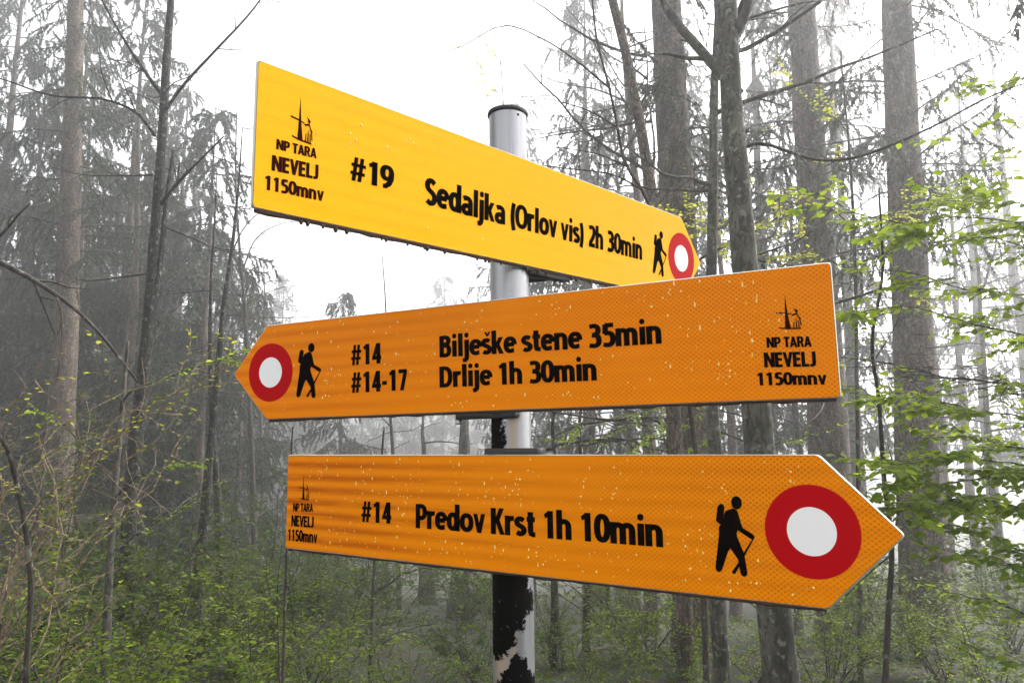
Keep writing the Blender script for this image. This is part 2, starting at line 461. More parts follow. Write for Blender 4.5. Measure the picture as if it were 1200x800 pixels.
GLYPH = {
 'n': (.66, [stem(.12, 0, XH), arch(.12, .50)]), 'h': (.66, [stem(.12, 0, ASC), arch(.12, .50)]),
 'm': (.98, [stem(.12, 0, XH), arch(.12, .47), arch(.47, .82)]),
 'r': (.45, [stem(.12, 0, XH), line(*arc(.36, XH - PY - .22, .24, .22, 165, 78, 7))]),
 'i': (.32, [stem(.16, 0, XH), dot(.16, .95)]), 'l': (.32, [stem(.16, 0, ASC)]),
 'j': (.33, [line((.17, XH), (.17, -.02), (.15, -.12), (.08, -.185), (-.05, -.20)), dot(.17, .95)]),
 'o': (.66, [ring(.33, XH / 2, .22, XH / 2 - PY)]),
 'd': (.67, [ring(.30, XH / 2, .19, XH / 2 - PY), stem(.53, 0, ASC)]),
 'e': (.61, [line((.10, .385), (.50, .385)), line(*(arc(.31, XH / 2, .21, XH / 2 - PY, 0, 296, 22) + [(.50, PY + .03)]))]),
 'a': (.62, [line(*([(.10, .60)] + arc(.27, XH - PY - .19, .22, .19, 112, 0, 9) + [(.49, 0)])), ring(.285, .215, .185, .14)]),
 's': (.52, [s_shape(.36, XH, .08)]),
 'k': (.62, [stem(.12, 0, ASC), diag(.24, .34, .47, XH), diag(.49, 0, .29, .43)]),
 'v': (.58, [diag(.29, .0, .10, XH, .20), diag(.29, .0, .48, XH, .20)]),
 't': (.43, [line((.19, .92), (.19, .22), (.22, .12), (.29, PY), (.40, PY)), line((.02, XH - PY), (.39, XH - PY))]),
 'S': (.60, [s_shape(.42, 1.0, .09)]),
 'O': (.78, [ring(.39, .5, .28, .5 - PY)]), '0': (.62, [ring(.31, .5, .20, .5 - PY)]),
 'B': (.66, [stem(.13, 0, 1), line(*([(.13, 1 - PY)] + arc(.30, .755, .20, .163, 90, -90, 9) + [(.13, .535)])), line(*([(.13, .535)] + arc(.31, .31, .22, .228, 90, -90, 9) + [(.13, PY)]))]),
 'D': (.74, [stem(.13, 0, 1), line(*([(.13, 1 - PY)] + arc(.30, .5, .29, .5 - PY, 90, -90, 13) + [(.13, PY)]))]),
 'P': (.63, [stem(.13, 0, 1), line(*([(.13, 1 - PY)] + arc(.30, .675, .21, .243, 90, -90, 11) + [(.13, .432)]))]),
 'R': (.66, [stem(.13, 0, 1), line(*([(.13, 1 - PY)] + arc(.30, .70, .20, .218, 90, -90, 11) + [(.13, .482)])), diag(.54, 0, .38, .50)]),
 'K': (.67, [stem(.13, 0, 1), diag(.27, .46, .52, 1), diag(.55, 0, .31, .56)]),
 'N': (.74, [stem(.13, 0, 1), stem(.61, 0, 1), diag(.585, 0, .155, 1, .235)]),
 'T': (.58, [stem(.29, 0, .9), line((.01, 1 - PY), (.57, 1 - PY))]),
 'A': (.66, [diag(.09, 0, .33, 1, .22), diag(.57, 0, .33, 1, .22), line((.18, .27), (.48, .27))]),
 'E': (.56, [stem(.13, 0, 1), line((.13, 1 - PY), (.52, 1 - PY)), line((.13, .52), (.49, .52)), line((.13, PY), (.52, PY))]),
 'V': (.64, [diag(.32, 0, .10, 1, .22), diag(.32, 0, .54, 1, .22)]),
 'L': (.53, [stem(.13, 0, 1), line((.13, PY), (.51, PY))]),
 'J': (.46, [line((.30, 1), (.30, .25), (.27, .14), (.19, PY), (.03, PY))]),
 '1': (.62, [stem(.36, 0, 1), poly((.30, 1), (.09, .87), (.14, .72), (.36, .84))]),
 '2': (.62, [line(*([(.10, .86)] + arc(.30, .69, .20, .228, 105, -12, 11) + [(.44, .50), (.32, .33), (.17, .15)])), line((.08, PY), (.56, PY))]),
 '3': (.62, [line(*([(.10, .895)] + arc(.28, .73, .20, .188, 90, -90, 10) + [(.20, .542)])), line(*([(.20, .535)] + arc(.28, .30, .23, .222, 90, -100, 11) + [(.08, .11)]))]),
 '4': (.62, [stem(.42, 0, 1), diag(.12, .27, .38, 1, .19), line((.03, .285), (.60, .285))]),
 '5': (.62, [line((.16, 1 - PY), (.54, 1 - PY)), line((.19, .95), (.17, .55)), line(*([(.14, .57)] + arc(.27, .33, .235, .25, 90, -100, 12) + [(.08, .11)]))]),
 '7': (.62, [line((.05, 1 - PY), (.56, 1 - PY)), diag(.24, 0, .475, .90, .225)]),
 '9': (.62, [ring(.30, .665, .20, .253), line((.51, .70), (.49, .42), (.40, .22), (.24, .095), (.12, .085))]),
 '#': (.72, [diag(.17, .0, .28, 1, .165), diag(.42, .0, .53, 1, .165), poly((.03, .26), (.65, .26), (.65, .40), (.03, .40)), poly((.07, .60), (.69, .60), (.69, .74), (.07, .74))]),
 '-': (.40, [line((.05, .40), (.35, .40))]), ' ': (.26, []),
 '(': (.36, [line(*arc(.44, .42, .26, .72, 130, 230, 11, 2.0))]), ')': (.36, [line(*arc(-.08, .42, .26, .72, 50, -50, 11, 2.0))]),
}
GLYPH['š'] = (.52, GLYPH['s'][1] + [poly((.26, .82), (.36, .82), (.47, 1.02), (.36, 1.02)), poly((.26, .82), (.36, .82), (.26, 1.02), (.15, 1.02))])

def pen(pts, closed):
    P = np.asarray(pts, float); n = len(P)
    if closed: d = np.roll(P, -1, 0) - np.roll(P, 1, 0)
    else: d = np.gradient(P, axis=0)
    # mitre normals
    nrm = []
    for i in range(n):
        a = P[i] - P[i - 1] if (i > 0 or closed) else P[1] - P[0]
        b = P[(i + 1) % n] - P[i] if (i < n - 1 or closed) else P[-1] - P[-2]
        a = a / (np.linalg.norm(a) + 1e-9); b = b / (np.linalg.norm(b) + 1e-9)
        na = np.array([-a[1], a[0]]); nb = np.array([-b[1], b[0]]); m = na + nb; m /= np.linalg.norm(m) + 1e-9
        nrm.append(m / max(.75, m @ na))
    N = np.array(nrm) * np.array([PX, PY])
    return P + N, P - N

PRINT_Y = -0.0009
class Ink:
    """flat print on a sign face; every stroke lies a few hundredths of a millimetre above the last"""
    def __init__(self): self.m = M(); self.k = 0
    def y(self): self.k += 1; return PRINT_Y - 2.0e-5 * (self.k % 12)
    def strip(self, A, B, closed, f):
        y = self.y(); n = len(A)
        V = [(*f(p), y) for p in list(A) + list(B)]; V = [(a, c, b) for a, b, c in V]
        e = n if closed else n - 1
        self.m.add(V, q=[(i, (i + 1) % n, n + (i + 1) % n, n + i) for i in range(e)])
    def polygon(self, pts, f=lambda p: p):
        y = self.y(); V = [f(p) for p in pts]
        me = [(a, y, b) for a, b in V]
        self.m.add(me, t=ear(V))
    def text(self, s, x0, x1, z_base0, z_base1, cap):
        """text from x0 to x1 (ink), baseline z0 -> z1, cap height"""
        adv = 0; items = []
        for ch in s:
            w, st = GLYPH[ch]; items.append((adv, st)); adv += w
        lo = .03 if s[0] != '1' else .09
        wid = adv - .03 - lo; kx = (x1 - x0) / wid
        def make(ax):
            def f(p):
                x = (ax + p[0] - lo) * kx
                return x0 + x, z_base0 + (z_base1 - z_base0) * x / (x1 - x0) + p[1] * cap
            return f
        for ax, st in items:
            f = make(ax)
            for kind, pts in st:
                if kind == 'p': self.polygon(pts, f)
                else:
                    A, B = pen(pts, kind == 'o'); self.strip(A, B, kind == 'o', f)

def ear(P):
    """triangulate a simple polygon"""
    P = [np.asarray(p, float) for p in P]; idx = list(range(len(P)))
    cr = lambda a, b, c: (b[0] - a[0]) * (c[1] - a[1]) - (b[1] - a[1]) * (c[0] - a[0])
    if sum(P[i - 1][0] * P[i][1] - P[i][0] * P[i - 1][1] for i in idx) < 0: idx.reverse()
    out = []; guard = 0
    while len(idx) > 3 and guard < 4000:
        guard += 1; done = False
        for k in range(len(idx)):
            a, b, c = idx[k - 1], idx[k], idx[(k + 1) % len(idx)]
            if cr(P[a], P[b], P[c]) <= 1e-12: continue
            if any(cr(P[a], P[b], P[j]) >= 0 and cr(P[b], P[c], P[j]) >= 0 and cr(P[c], P[a], P[j]) >= 0 for j in idx if j not in (a, b, c)): continue
            out.append((a, b, c)); idx.pop(k); done = True; break
        if not done: break
    if len(idx) == 3: out.append(tuple(idx))
    return out

# ------------------------------------------------------------------ the three signs
SIGN_H, SIGN_L, SIGN_T = 0.1643, 0.9921, 0.0794
def sheet_material(name, base, deep, band_x, cell_x, band_amt, cell_amt):
    t = NT(name); x, y, z = t.xyz()
    warp = t.noise(2.0, 1, .4, stretch=(.18, 1, 1.2))
    # level bands of the reflective sheet
    ph = t.math('ADD', t.math('MULTIPLY', z, 300.0), t.math('MULTIPLY', warp, 3.0))
    band = t.math('MULTIPLY_ADD', t.math('SINE', ph), .5, .5)
    fine = t.noise(14, 4, .6, stretch=(.35, 1, 7))
    band = t.math('MULTIPLY', band, t.mapr(fine, .25, .6))
    band = t.math('MULTIPLY', band, t.mapr(x, *band_x, 1.0, .22))
    # honeycomb cells
    a = t.math('SINE', t.math('MULTIPLY', x, 2 * math.pi / .0074))
    b = t.math('SINE', t.math('MULTIPLY', z, 2 * math.pi / .0058))
    cell = t.mapr(t.math('MULTIPLY', a, b), -.10, .60)
    patch = t.noise(9, 3, .5)
    cell = t.math('MULTIPLY', cell, t.math('MULTIPLY', t.mapr(x, *cell_x), t.mapr(patch, .25, .6, .35, 1)))
    c = t.mix(t.math('MULTIPLY', band, band_amt), base, deep)
    c = t.mix(t.math('MULTIPLY', cell, cell_amt), c, tuple(v * .42 for v in deep))
    dirt = t.noise(30, 5, .7)
    c = t.mix(t.mapr(dirt, .62, .78, 0, .25), c, tuple(v * .8 for v in base))
    t.col(c); t.rough(t.mapr(fine, .3, .7, .30, .48)); t.inp(Specular_IOR_Level=.08)
    t.bump(t.math('ADD', t.math('MULTIPLY', band, .5), t.math('MULTIPLY', dirt, .15)), .25, .0015)
    return t.m

m_ink = plain("black_print", (0.004, 0.003, 0.003), .7, 0, 0.0).m
m_ink_brown = plain("brown_print", (0.030, 0.006, 0.004), .7, 0, 0.0).m
m_red = plain("red_print", (0.50, 0.002, 0.006), .5, 0, .06).m
m_white = plain("white_print", (0.95, 0.95, 0.94), .45, 0, .2).m
def alu_material():
    t = NT("aluminium_edge"); nn = t.noise(60, 4, .6)
    t.col(t.mix(nn, (0.62, 0.58, 0.50), (0.86, 0.83, 0.76))); t.rough(.45); t.inp(Metallic=.35); return t.m
m_alu = alu_material()
def grime_material():
    t = NT("grimy_edge"); nn = t.noise(50, 4, .6); t.col(t.mix(nn, (0.016, 0.010, 0.008), (0.10, 0.05, 0.03))); t.rough(.7); return t.m
m_grime = grime_material()
def clamp_material():
    t = NT("black_painted_steel"); nn = t.noise(40, 4, .6); t.col(t.mix(nn, (0.012, 0.012, 0.013), (0.035, 0.034, 0.034))); t.rough(.5); return t.m
m_clamp = clamp_material()
m_bolt = plain("zinc_bolt", (0.45, 0.45, 0.46), .35, .9).m
def drop_material():
    t = NT("raindrop"); t.col((1.0, 0.70, 0.18)); t.rough(.08); t.inp(Specular_IOR_Level=.8); return t.m
m_drop = drop_material()

def outline(grow=0.0, mirror=False):
    """arrow outline, counter clockwise in (x, z), with small rounded corners"""
    h, l = SIGN_H / 2 + grow, SIGN_L / 2 + grow
    c = [(-l, -h), (l - SIGN_T - grow * .3, -h), (l + grow * .2, 0), (l - SIGN_T - grow * .3, h), (-l, h)]
    out = []
    for i, p in enumerate(c):
        p = np.array(p); a = np.array(c[i - 1]); b = np.array(c[(i + 1) % len(c)])
        r = .0045
        u = (a - p) / np.linalg.norm(a - p); v = (b - p) / np.linalg.norm(b - p)
        for t in np.linspace(0, 1, 5):
            out.append((1 - t) ** 2 * (p + u * r) + 2 * t * (1 - t) * p + t * t * (p + v * r))
    out = np.array(out)
    if mirror: out = (out * np.array([-1, 1]))[::-1]
    return out

def plate(o0, y_layers):
    """closed plate from stacked outlines [(y, outline)]"""
    m = M(); n = len(o0); rows = []
    for y, o in y_layers: rows += [(p[0], y, p[1]) for p in o]
    q = [(r * n + i, r * n + (i + 1) % n, (r + 1) * n + (i + 1) % n, (r + 1) * n + i) for r in range(len(y_layers) - 1) for i in range(n)]
    tri = ear(y_layers[0][1]); k = (len(y_layers) - 1) * n
    m.add(rows, t=[(a, b, c) for a, b, c in tri] + [(k + a, k + c, k + b) for a, b, c in tri], q=q)
    return m

HIKER = [  # pieces in units of the figure height, origin at the feet
    [(.52 + .085 * math.cos(a), .915 + .085 * math.sin(a)) for a in np.linspace(0, 2 * math.pi, 21)[:-1]],
    [(.215, .86), (.265, .90), (.315, .88), (.325, .84), (.30, .72), (.285, .63), (.235, .635), (.175, .675)],
    [(.40, .825), (.46, .845), (.52, .82), (.545, .76), (.575, .66), (.58, .62), (.52, .565), (.50, .53), (.50, .50), (.36, .30), (.215, .50), (.22, .60), (.29, .67), (.31, .76), (.345, .81)],
    [(.53, .68), (.57, .66), (.60, .60), (.74, .535), (.775, .505), (.765, .475), (.735, .465), (.70, .475), (.535, .56), (.50, .60)],
    [(.22, .52), (.44, .52), (.36, .32), (.235, .05), (.20, .025), (.16, .03), (.135, .06), (.135, .09)],
    [(.29, .45), (.49, .52), (.60, .28), (.635, .04), (.605, .0), (.555, .0), (.525, .04), (.50, .20), (.37, .36)],
    [(.735, .47), (.765, .48), (.595, .24), (.575, .27)],
    [(.505, .17), (.515, .12), (.445, .025), (.40, .02), (.395, .045)],
]
def make_sign(label, M4, mirror, sheet, lines, emblem, hiker, blaze_x, seed, drops, red, clamps, grime_drops):
    rng = np.random.default_rng(seed)
    root = empty("hiking_sign", (0, 0, 0), label, "sign", "hiking signs bolted to the post")
    root.matrix_world = M4
    o0, oi, of = outline(0, mirror), outline(-.0009, mirror), outline(-.0015, mirror)
    pl = plate(o0, [(-.0002, oi), (.0006, o0), (.0030, o0), (.0036, oi)]); pl.build("panel", m_alu, root)
    # folded, grimy lower lip behind the face
    s = -1 if mirror else 1
    g = M(); L0, L1 = -SIGN_L / 2 + .006, SIGN_L / 2 - SIGN_T - .004
    xs = np.linspace(L0, L1, 60)
    rr = .0022 + .0007 * rng.normal(size=60).clip(-1, 2)
    g.tube([(s * x, .0042, -SIGN_H / 2 - .0012) for x in xs], rr.clip(.0012), 8, lumps=.1, rng=rng)
    g.build("lower_lip", m_grime, root, smooth=True)
    fs = M(); tri = ear(of); fs.add([(p[0], -.0006, p[1]) for p in of], t=tri); fs.build("reflective_sheet", sheet, root)
    for name, items, mat in lines:
        ink = Ink()
        for it in items: ink.text(*it)
        ink.m.build(name, mat, root)
    # national park emblem: pine spire, cliff and bird strokes
    ex0, ex1, ez0, ez1 = emblem
    ink = Ink(); W, Hh = ex1 - ex0, ez1 - ez0
    f = lambda p: (ex0 + p[0] * W, ez0 + p[1] * Hh)
    spire = [(.33, .02), (.36, .30), (.385, .62), (.42, 1.0), (.455, .62), (.49, .38), (.53, .20), (.57, .02)]
    ink.polygon(spire, f)
    for pts in ([(.02, .46), (.30, .44), (.62, .40), (.62, .43), (.30, .475), (.02, .50)],
                [(.62, .40), (.80, .43), (.98, .28), (.98, .24), (.82, .385), (.64, .36)],
                [(.70, .60), (.78, .55), (.90, .50), (.84, .42), (.78, .46), (.76, .53)],
                [(.84, .44), (.96, .26), (1.0, .08), (.95, .08), (.91, .26), (.80, .42)],
                [(.10, .04), (.40, .0), (.95, -.02), (.95, .02), (.40, .035), (.10, .075)],
                [(.66, .03), (.69, .20), (.72, .20), (.71, .03)], [(.76, .03), (.78, .28), (.81, .28), (.82, .03)], [(.87, .03), (.86, .20), (.89, .24), (.92, .03)]):
        ink.polygon(pts, f)
    ink.m.build("park_emblem", m_ink_brown, root)
    # walking figure
    ink = Ink(); hx0, hx1, hz0, hz1 = hiker
    f = lambda p: (hx0 + (p[0] - .135) / .64 * (hx1 - hx0), hz0 + p[1] * (hz1 - hz0))
    for pts in HIKER: ink.polygon(pts, f)
    ink.m.build("hiker_pictogram", m_ink, root)
    # red and white trail blaze
    a = np.linspace(0, 2 * math.pi, 73)[:-1]
    ink = Ink(); A = np.stack([blaze_x + .0505 * np.cos(a), .0505 * np.sin(a) - .001], -1); B = np.stack([blaze_x + .0262 * np.cos(a), .0262 * np.sin(a) - .001], -1)
    ink.strip(A, B, True, lambda p: p); bl = ink.m.build("trail_blaze", red, root)
    ink = Ink(); ink.polygon([tuple(p) for p in np.stack([blaze_x + .0262 * np.cos(a), .0262 * np.sin(a) - .001], -1)]); ink.m.build("white_disc", m_white, bl)
    # rain on the face and along the lower edge
    d = M()
    def drop(x, z, r, el, y=-.0010):
        n = 7; prof = [(1.0, 0), (.86, .32), (.5, .52)]
        V = []
        for rr, hh in prof:
            for k in range(n):
                an = 2 * math.pi * k / n; zz = math.sin(an) * rr
                V.append((x + math.cos(an) * rr * r * (1 if zz < 0 else 1 - .35 * min(1, (el - 1))), y - hh * r * .8, z + zz * r * (el if zz > 0 else 1)))
        V.append((x, y - .6 * r * .8, z)); q = [(i * n + k, i * n + (k + 1) % n, (i + 1) * n + (k + 1) % n, (i + 1) * n + k) for i in range(2) for k in range(n)]
        d.add(V, q=q, t=[(14 + k, 14 + (k + 1) % n, 21) for k in range(n)])
    boxes = [(min(i[1], i[2]) - .004, max(i[1], i[2]) + .004, min(i[3], i[4]) - .012, max(i[3], i[4]) + i[5] + .004) for _, its, _ in lines for i in its] + [(blaze_x - .051, blaze_x + .051, -.05, .05), (hiker[0], hiker[1], hiker[2], hiker[3])]
    made = 0
    while made < drops:
        cx, cz = rng.uniform(-SIGN_L / 2 + .01, SIGN_L / 2 - .05), rng.uniform(-SIGN_H / 2 + .006, SIGN_H / 2 - .006)
        for _ in range(int(rng.integers(1, 5))):
            x, z = cx + rng.normal() * .012, cz + rng.normal() * .012
            if abs(z) > SIGN_H / 2 - .006 or abs(x) > SIGN_L / 2 - .05: continue
            if  any(b[0] < s * x < b[1] and b[2] < z < b[3] for b in boxes): continue
            r = .00055 + .0012 * rng.random() ** 2.2
            drop(s * x, z, r, 1 + (rng.random() ** 3) * 3.0); made += 1
    if drops: tag(d.build("raindrops", m_drop, root, smooth=True), kind="stuff")
    for _ in range(grime_drops):
        x = rng.uniform(L0, L1 - .2); b = M(); r = rng.uniform(.0016, .0030)
        b.lathe([(0.0001, -r * 1.5), (r * .7, -r * 1.0), (r, 0), (r * .8, r), (r * .2, r * 1.8)], 8, (s * x, .003, -SIGN_H / 2 - .0035)); b.build("clinging_drop", m_grime, root, smooth=True)
    # black clamp behind: two rails and a strap round the post
    for z, x0, x1, dy in clamps:
        cm = M(); cm.box(((x0 + x1) / 2, .0038 + dy / 2, z), (x1 - x0, dy, .012), .0015)
        st = []
        for an in np.linspace(0, math.pi, 15): st.append((.0335 * math.cos(an), .044 + .0335 * math.sin(an), z))
        st = [(.0335, .016, z)] + st + [(-.0335, .016, z)]
        P = np.array(st); V = []
        for p in P:
            for dz in (-.005, .005): V.append((p[0], p[1], p[2] + dz))
        n = len(P); c0 = np.array([0, .044])
        V2 = []
        for p in P:
            e = (p[:2] - c0); e = e / np.linalg.norm(e) * .003
            for dz in (-.005, .005): V2.append((p[0] + e[0], p[1] + e[1], p[2] + dz))
        q = [(2 * i, 2 * i + 1, 2 * i + 3, 2 * i + 2) for i in range(n - 1)]; q2 = [tuple(2 * n + k for k in f_) for f_ in q]
        cm.add(V + V2, q=q + q2 + [(2 * i + 1, 2 * n + 2 * i + 1, 2 * n + 2 * i + 3, 2 * i + 3) for i in range(n - 1)] + [(2 * i, 2 * i + 2, 2 * n + 2 * i + 2, 2 * n + 2 * i) for i in range(n - 1)])
        co = cm.build("clamp", m_clamp, root)
        for bx in (-.040, .040):
            b = M(); b.lathe([(.0001, -.006), (.0050, -.006), (.0055, -.004), (.0055, .004), (.0001, .004)], 6); ob = b.build("bolt", m_bolt, co); ob.location = (bx, .0145, z - .0075)
    return root

def sign_matrix(o, u, w, n):
    o = np.array(o) + CAM; y = -np.array(n)
    return Matrix(((u[0], y[0], w[0], o[0]), (u[1], y[1], w[1], o[1]), (u[2], y[2], w[2], o[2]), (0, 0, 0, 1)))

mm = .001
def T(s, x0, x1, z0, z1, cap): return (s, x0 * mm, x1 * mm, z0 * mm, z1 * mm, cap * mm)
sheet1 = sheet_material("yellow_reflective_sheet", (0.97, 0.455, 0.001), (0.95, 0.38, 0.001), (-.5, .5), (2, 3), .38, 0)
sheet2 = sheet_material("orange_reflective_sheet", (0.94, 0.265, 0.002), (0.74, 0.150, 0.001), (-.5, .3), (-.1, .35), .65, .42)
sheet3 = sheet_material("orange_reflective_sheet", (0.95, 0.280, 0.002), (0.54, 0.095, 0.001), (-.55, .20), (-.05, .40), 1.0, .40)
m_red2 = m_red

make_sign("yellow hiking arrow sign reading #19 Sedaljka (Orlov vis) 2h 30min, topmost on the post",
    sign_matrix([0.05582294, 1.13223112, 0.34615948], [0.67280401, 0.73908066, 0.03308403], [0.01288135, -0.05641497, 0.99832431], [0.73970862, -0.67125043, -0.04747658]),
    False, sheet1,
    [("number_lettering", [T("#19", -372, -307, -23.5, -21.5, 29.5)], m_ink),
     ("destination_lettering", [T("Sedaljka (Orlov vis) 2h 30min", -253, 272, -29, -25.5, 37)], m_ink),
     ("park_lettering", [T("NP TARA", -470, -419.5, -11.4, -9.2, 11.6)], m_ink_brown),
     ("place_lettering", [T("NEVELJ", -474.5, -415.7, -36.5, -33.5, 17.5)], m_ink_brown),
     ("height_lettering", [T("1150mnv", -482, -408, -59.3, -57.2, 16.0)], m_ink_brown)],
    (-.4545, -.425, .0060, .0580), (.3085, .3590, -.0470, .0400), .4150, 11, 90, m_red,
    [(-.0860, -.036, .064, .018), (.052, -.05, .05, .018)], 26)
make_sign("orange hiking arrow sign pointing left, reading #14 Bilješke stene 35min and Drlije 1h 30min",
    sign_matrix([-0.05453436, 1.10439185, 0.12564553], [0.89396739, -0.44787497, 0.0151761], [-0.02830858, -0.02264206, 0.99934276], [-0.44723699, -0.89380946, -0.03291997]),
    True, sheet2,
    [("number_lettering", [T("#14", -232, -172, 0.6, 0.4, 33), T("#14-17", -232, -122, -44.2, -44.4, 33)], m_ink),
     ("destination_lettering", [T("Bilješke stene 35min", -61.7, 283.6, 2.4, -1.5, 33), T("Drlije 1h 30min", -62.6, 190.7, -43.5, -45.5, 32)], m_ink),
     ("park_lettering", [T("NP TARA", 415.8, 467, -16.6, -19.0, 13)], m_ink),
     ("place_lettering", [T("NEVELJ", 411.5, 471.2, -40.8, -43.4, 18.5)], m_ink),
     ("height_lettering", [T("1150mnv", 401.7, 481, -62.8, -65.6, 16)], m_ink)],
    (.4285, .4580, .0045, .0490), (-.3485, -.2945, -.0490, .0435), -.4075, 12, 260, m_red2,
    [(-.0870, -.040, .060, .022), (.052, -.05, .05, .018)], 0)
make_sign("orange hiking arrow sign reading #14 Predov Krst 1h 10min, lowest on the post",
    sign_matrix([-2.60186589e-04, 1.07020655, -0.100761250], [0.81301484, -0.58214968, 0.01042176], [-1.29655594e-02, -2.06656254e-04, 0.999915922], [-0.58209858, -0.81308161, -0.00771591]),
    False, sheet3,
    [("number_lettering", [T("#14", -303, -235, -26.2, -25.8, 33.0)], m_ink),
     ("destination_lettering", [T("Predov Krst 1h 10min", -181.6, 228.8, -29.5, -30, 36.5)], m_ink),
     ("park_lettering", [T("NP TARA", -477, -424, -17.0, -15.5, 14)], m_ink),
     ("place_lettering", [T("NEVELJ", -480.5, -420.5, -42.6, -42.4, 19)], m_ink),
     ("height_lettering", [T("1150mnv", -489, -411, -68.0, -67.6, 20)], m_ink)],
    (-.4625, -.4335, .0040, .0490), (.2935, .3415, -.0555, .0345), .4040, 13, 360, m_red2,
    [(.0850, -.052, .043, .022), (-.055, -.05, .05, .018)], 0)

# ------------------------------------------------------------------ post
def post_material():
    t = NT("galvanised_steel_with_black_residue"); x, y, z = t.xyz()
    streak = t.noise(38, 5, .6, stretch=(1, 1, .05)); spang = t.noise(55, 4, .6)
    zinc = t.mix(t.mapr(streak, .3, .7), (0.27, 0.27, 0.285), (0.42, 0.42, 0.435))
    zinc = t.mix(t.mapr(spang, .60, .72, 0, .35), zinc, (0.22, 0.22, 0.22))
    edge = t.noise(48, 8, .78); big = t.noise(17, 3, .5)
    w = t.math('MULTIPLY_ADD', t.math('SUBTRACT', edge, .5), .075, t.math('MULTIPLY', t.math('SUBTRACT', big, .5), .045))
    # residue covers the side towards -x up to a ragged edge that wanders with height
    lim = t.math('MINIMUM', t.mapr(z, 1.290, 1.375, -.012, .029, False), t.mapr(z, 1.42, 1.60, .028, -.011, False))
    up = t.math('MULTIPLY', t.math('LESS_THAN', t.math('ADD', x, w), lim), t.mapr(t.math('ADD', z, w), 1.300, 1.302))
    up = t.math('MULTIPLY', up, t.mapr(t.math('ADD', z, t.math('MULTIPLY', w, .4)), 1.700, 1.715, 1, 0))
    zz = t.math('ADD', z, t.math('MULTIPLY', w, .8))
    low = t.math('LESS_THAN', t.math('ADD', t.math('MULTIPLY', t.math('ABSOLUTE', t.math('SUBTRACT', x, .004)), 1.3), t.math('ADD', zz, 0)), 1.305)
    black = t.math('MAXIMUM', up, low)
    rust_n = t.noise(30, 4, .6, stretch=(1, 1, .12))
    rust = t.math('MULTIPLY', t.mapr(rust_n, .40, .60, .1, 1), t.mapr(t.math('ABSOLUTE', t.math('ADD', x, .012)), .010, .022, 1, 0))
    rust = t.math('MULTIPLY', rust, t.mapr(z, 1.36, 1.39, 1, 0))
    r2 = t.math('MULTIPLY', t.mapr(t.math('ABSOLUTE', t.math('SUBTRACT', x, .003)), .004, .010, 1, 0), t.math('MULTIPLY', t.mapr(z, 1.56, 1.60), t.mapr(z, 1.69, 1.70, .8, 0)))
    rust = t.math('MAXIMUM', rust, r2)
    c = t.mix(t.math('MULTIPLY', rust, .55), zinc, (0.36, 0.22, 0.08))
    holes = t.math('GREATER_THAN', t.noise(95, 5, .7), .66)
    black = t.math('MULTIPLY', black, t.math('MULTIPLY_ADD', holes, -.6, 1.0))
    c = t.mix(black, c, (0.004, 0.004, 0.004))
    t.col(c)
    t.inp(Metallic=t.math('MULTIPLY', t.math('SUBTRACT', 1.0, t.math('MAXIMUM', black, rust)), .75))
    t.inp(Specular_IOR_Level=t.math('MULTIPLY_ADD', black, -.42, .5))
    t.rough(t.math('MULTIPLY_ADD', black, .35, t.mapr(streak, .3, .7, .28, .45)))
    t.bump(t.math('MULTIPLY_ADD', black, 1.0, t.math('MULTIPLY', spang, .15)), .35, .0012)
    return t.m
def build_post():
    root = empty("signpost", (.0171, 1.1016, 0), "galvanised steel post with flaking black residue carrying the hiking signs", "post")
    root.rotation_euler = (-.015, -.0113, 0)
    Rr = .030; top = 1.6 + .519
    m = M(); m.lathe([(Rr, -.3), (Rr, .4), (Rr, 1.2), (Rr, 1.7), (Rr, top - .004)], 64); pm = m.build("pole", post_material(), root, smooth=True)
    m = M(); m.tube([(.0045, -.0302, 1.72), (.0045, -.0302, 1.9), (.0045, -.0302, top - .004)], [.00025] * 3, 6); m.build("seam_highlight", plain("highlight_zinc", (.5, .5, .51), .4, .6).m, pm, smooth=True)  # pale strip: the highlight along the upper pole, put into colour
    m = M(); m.lathe([(.0002, top - .003), (.0312, top - .005), (.0322, top - .0035), (.0325, top), (.0318, top + .002), (.024, top + .0035), (.0002, top + .004)], 64); m.build("post_cap", m_clamp, root, smooth=True)
    m = M(); m.lathe([(.0001, -.0008), (.0016, -.0006), (.0022, 0), (.0022, .002)], 10)
    ob = m.build("rivet", m_grime, root, smooth=True); ob.rotation_euler = (-math.pi / 2, 0, 0); ob.location = (.016, -.0258, top - .012)
build_post()


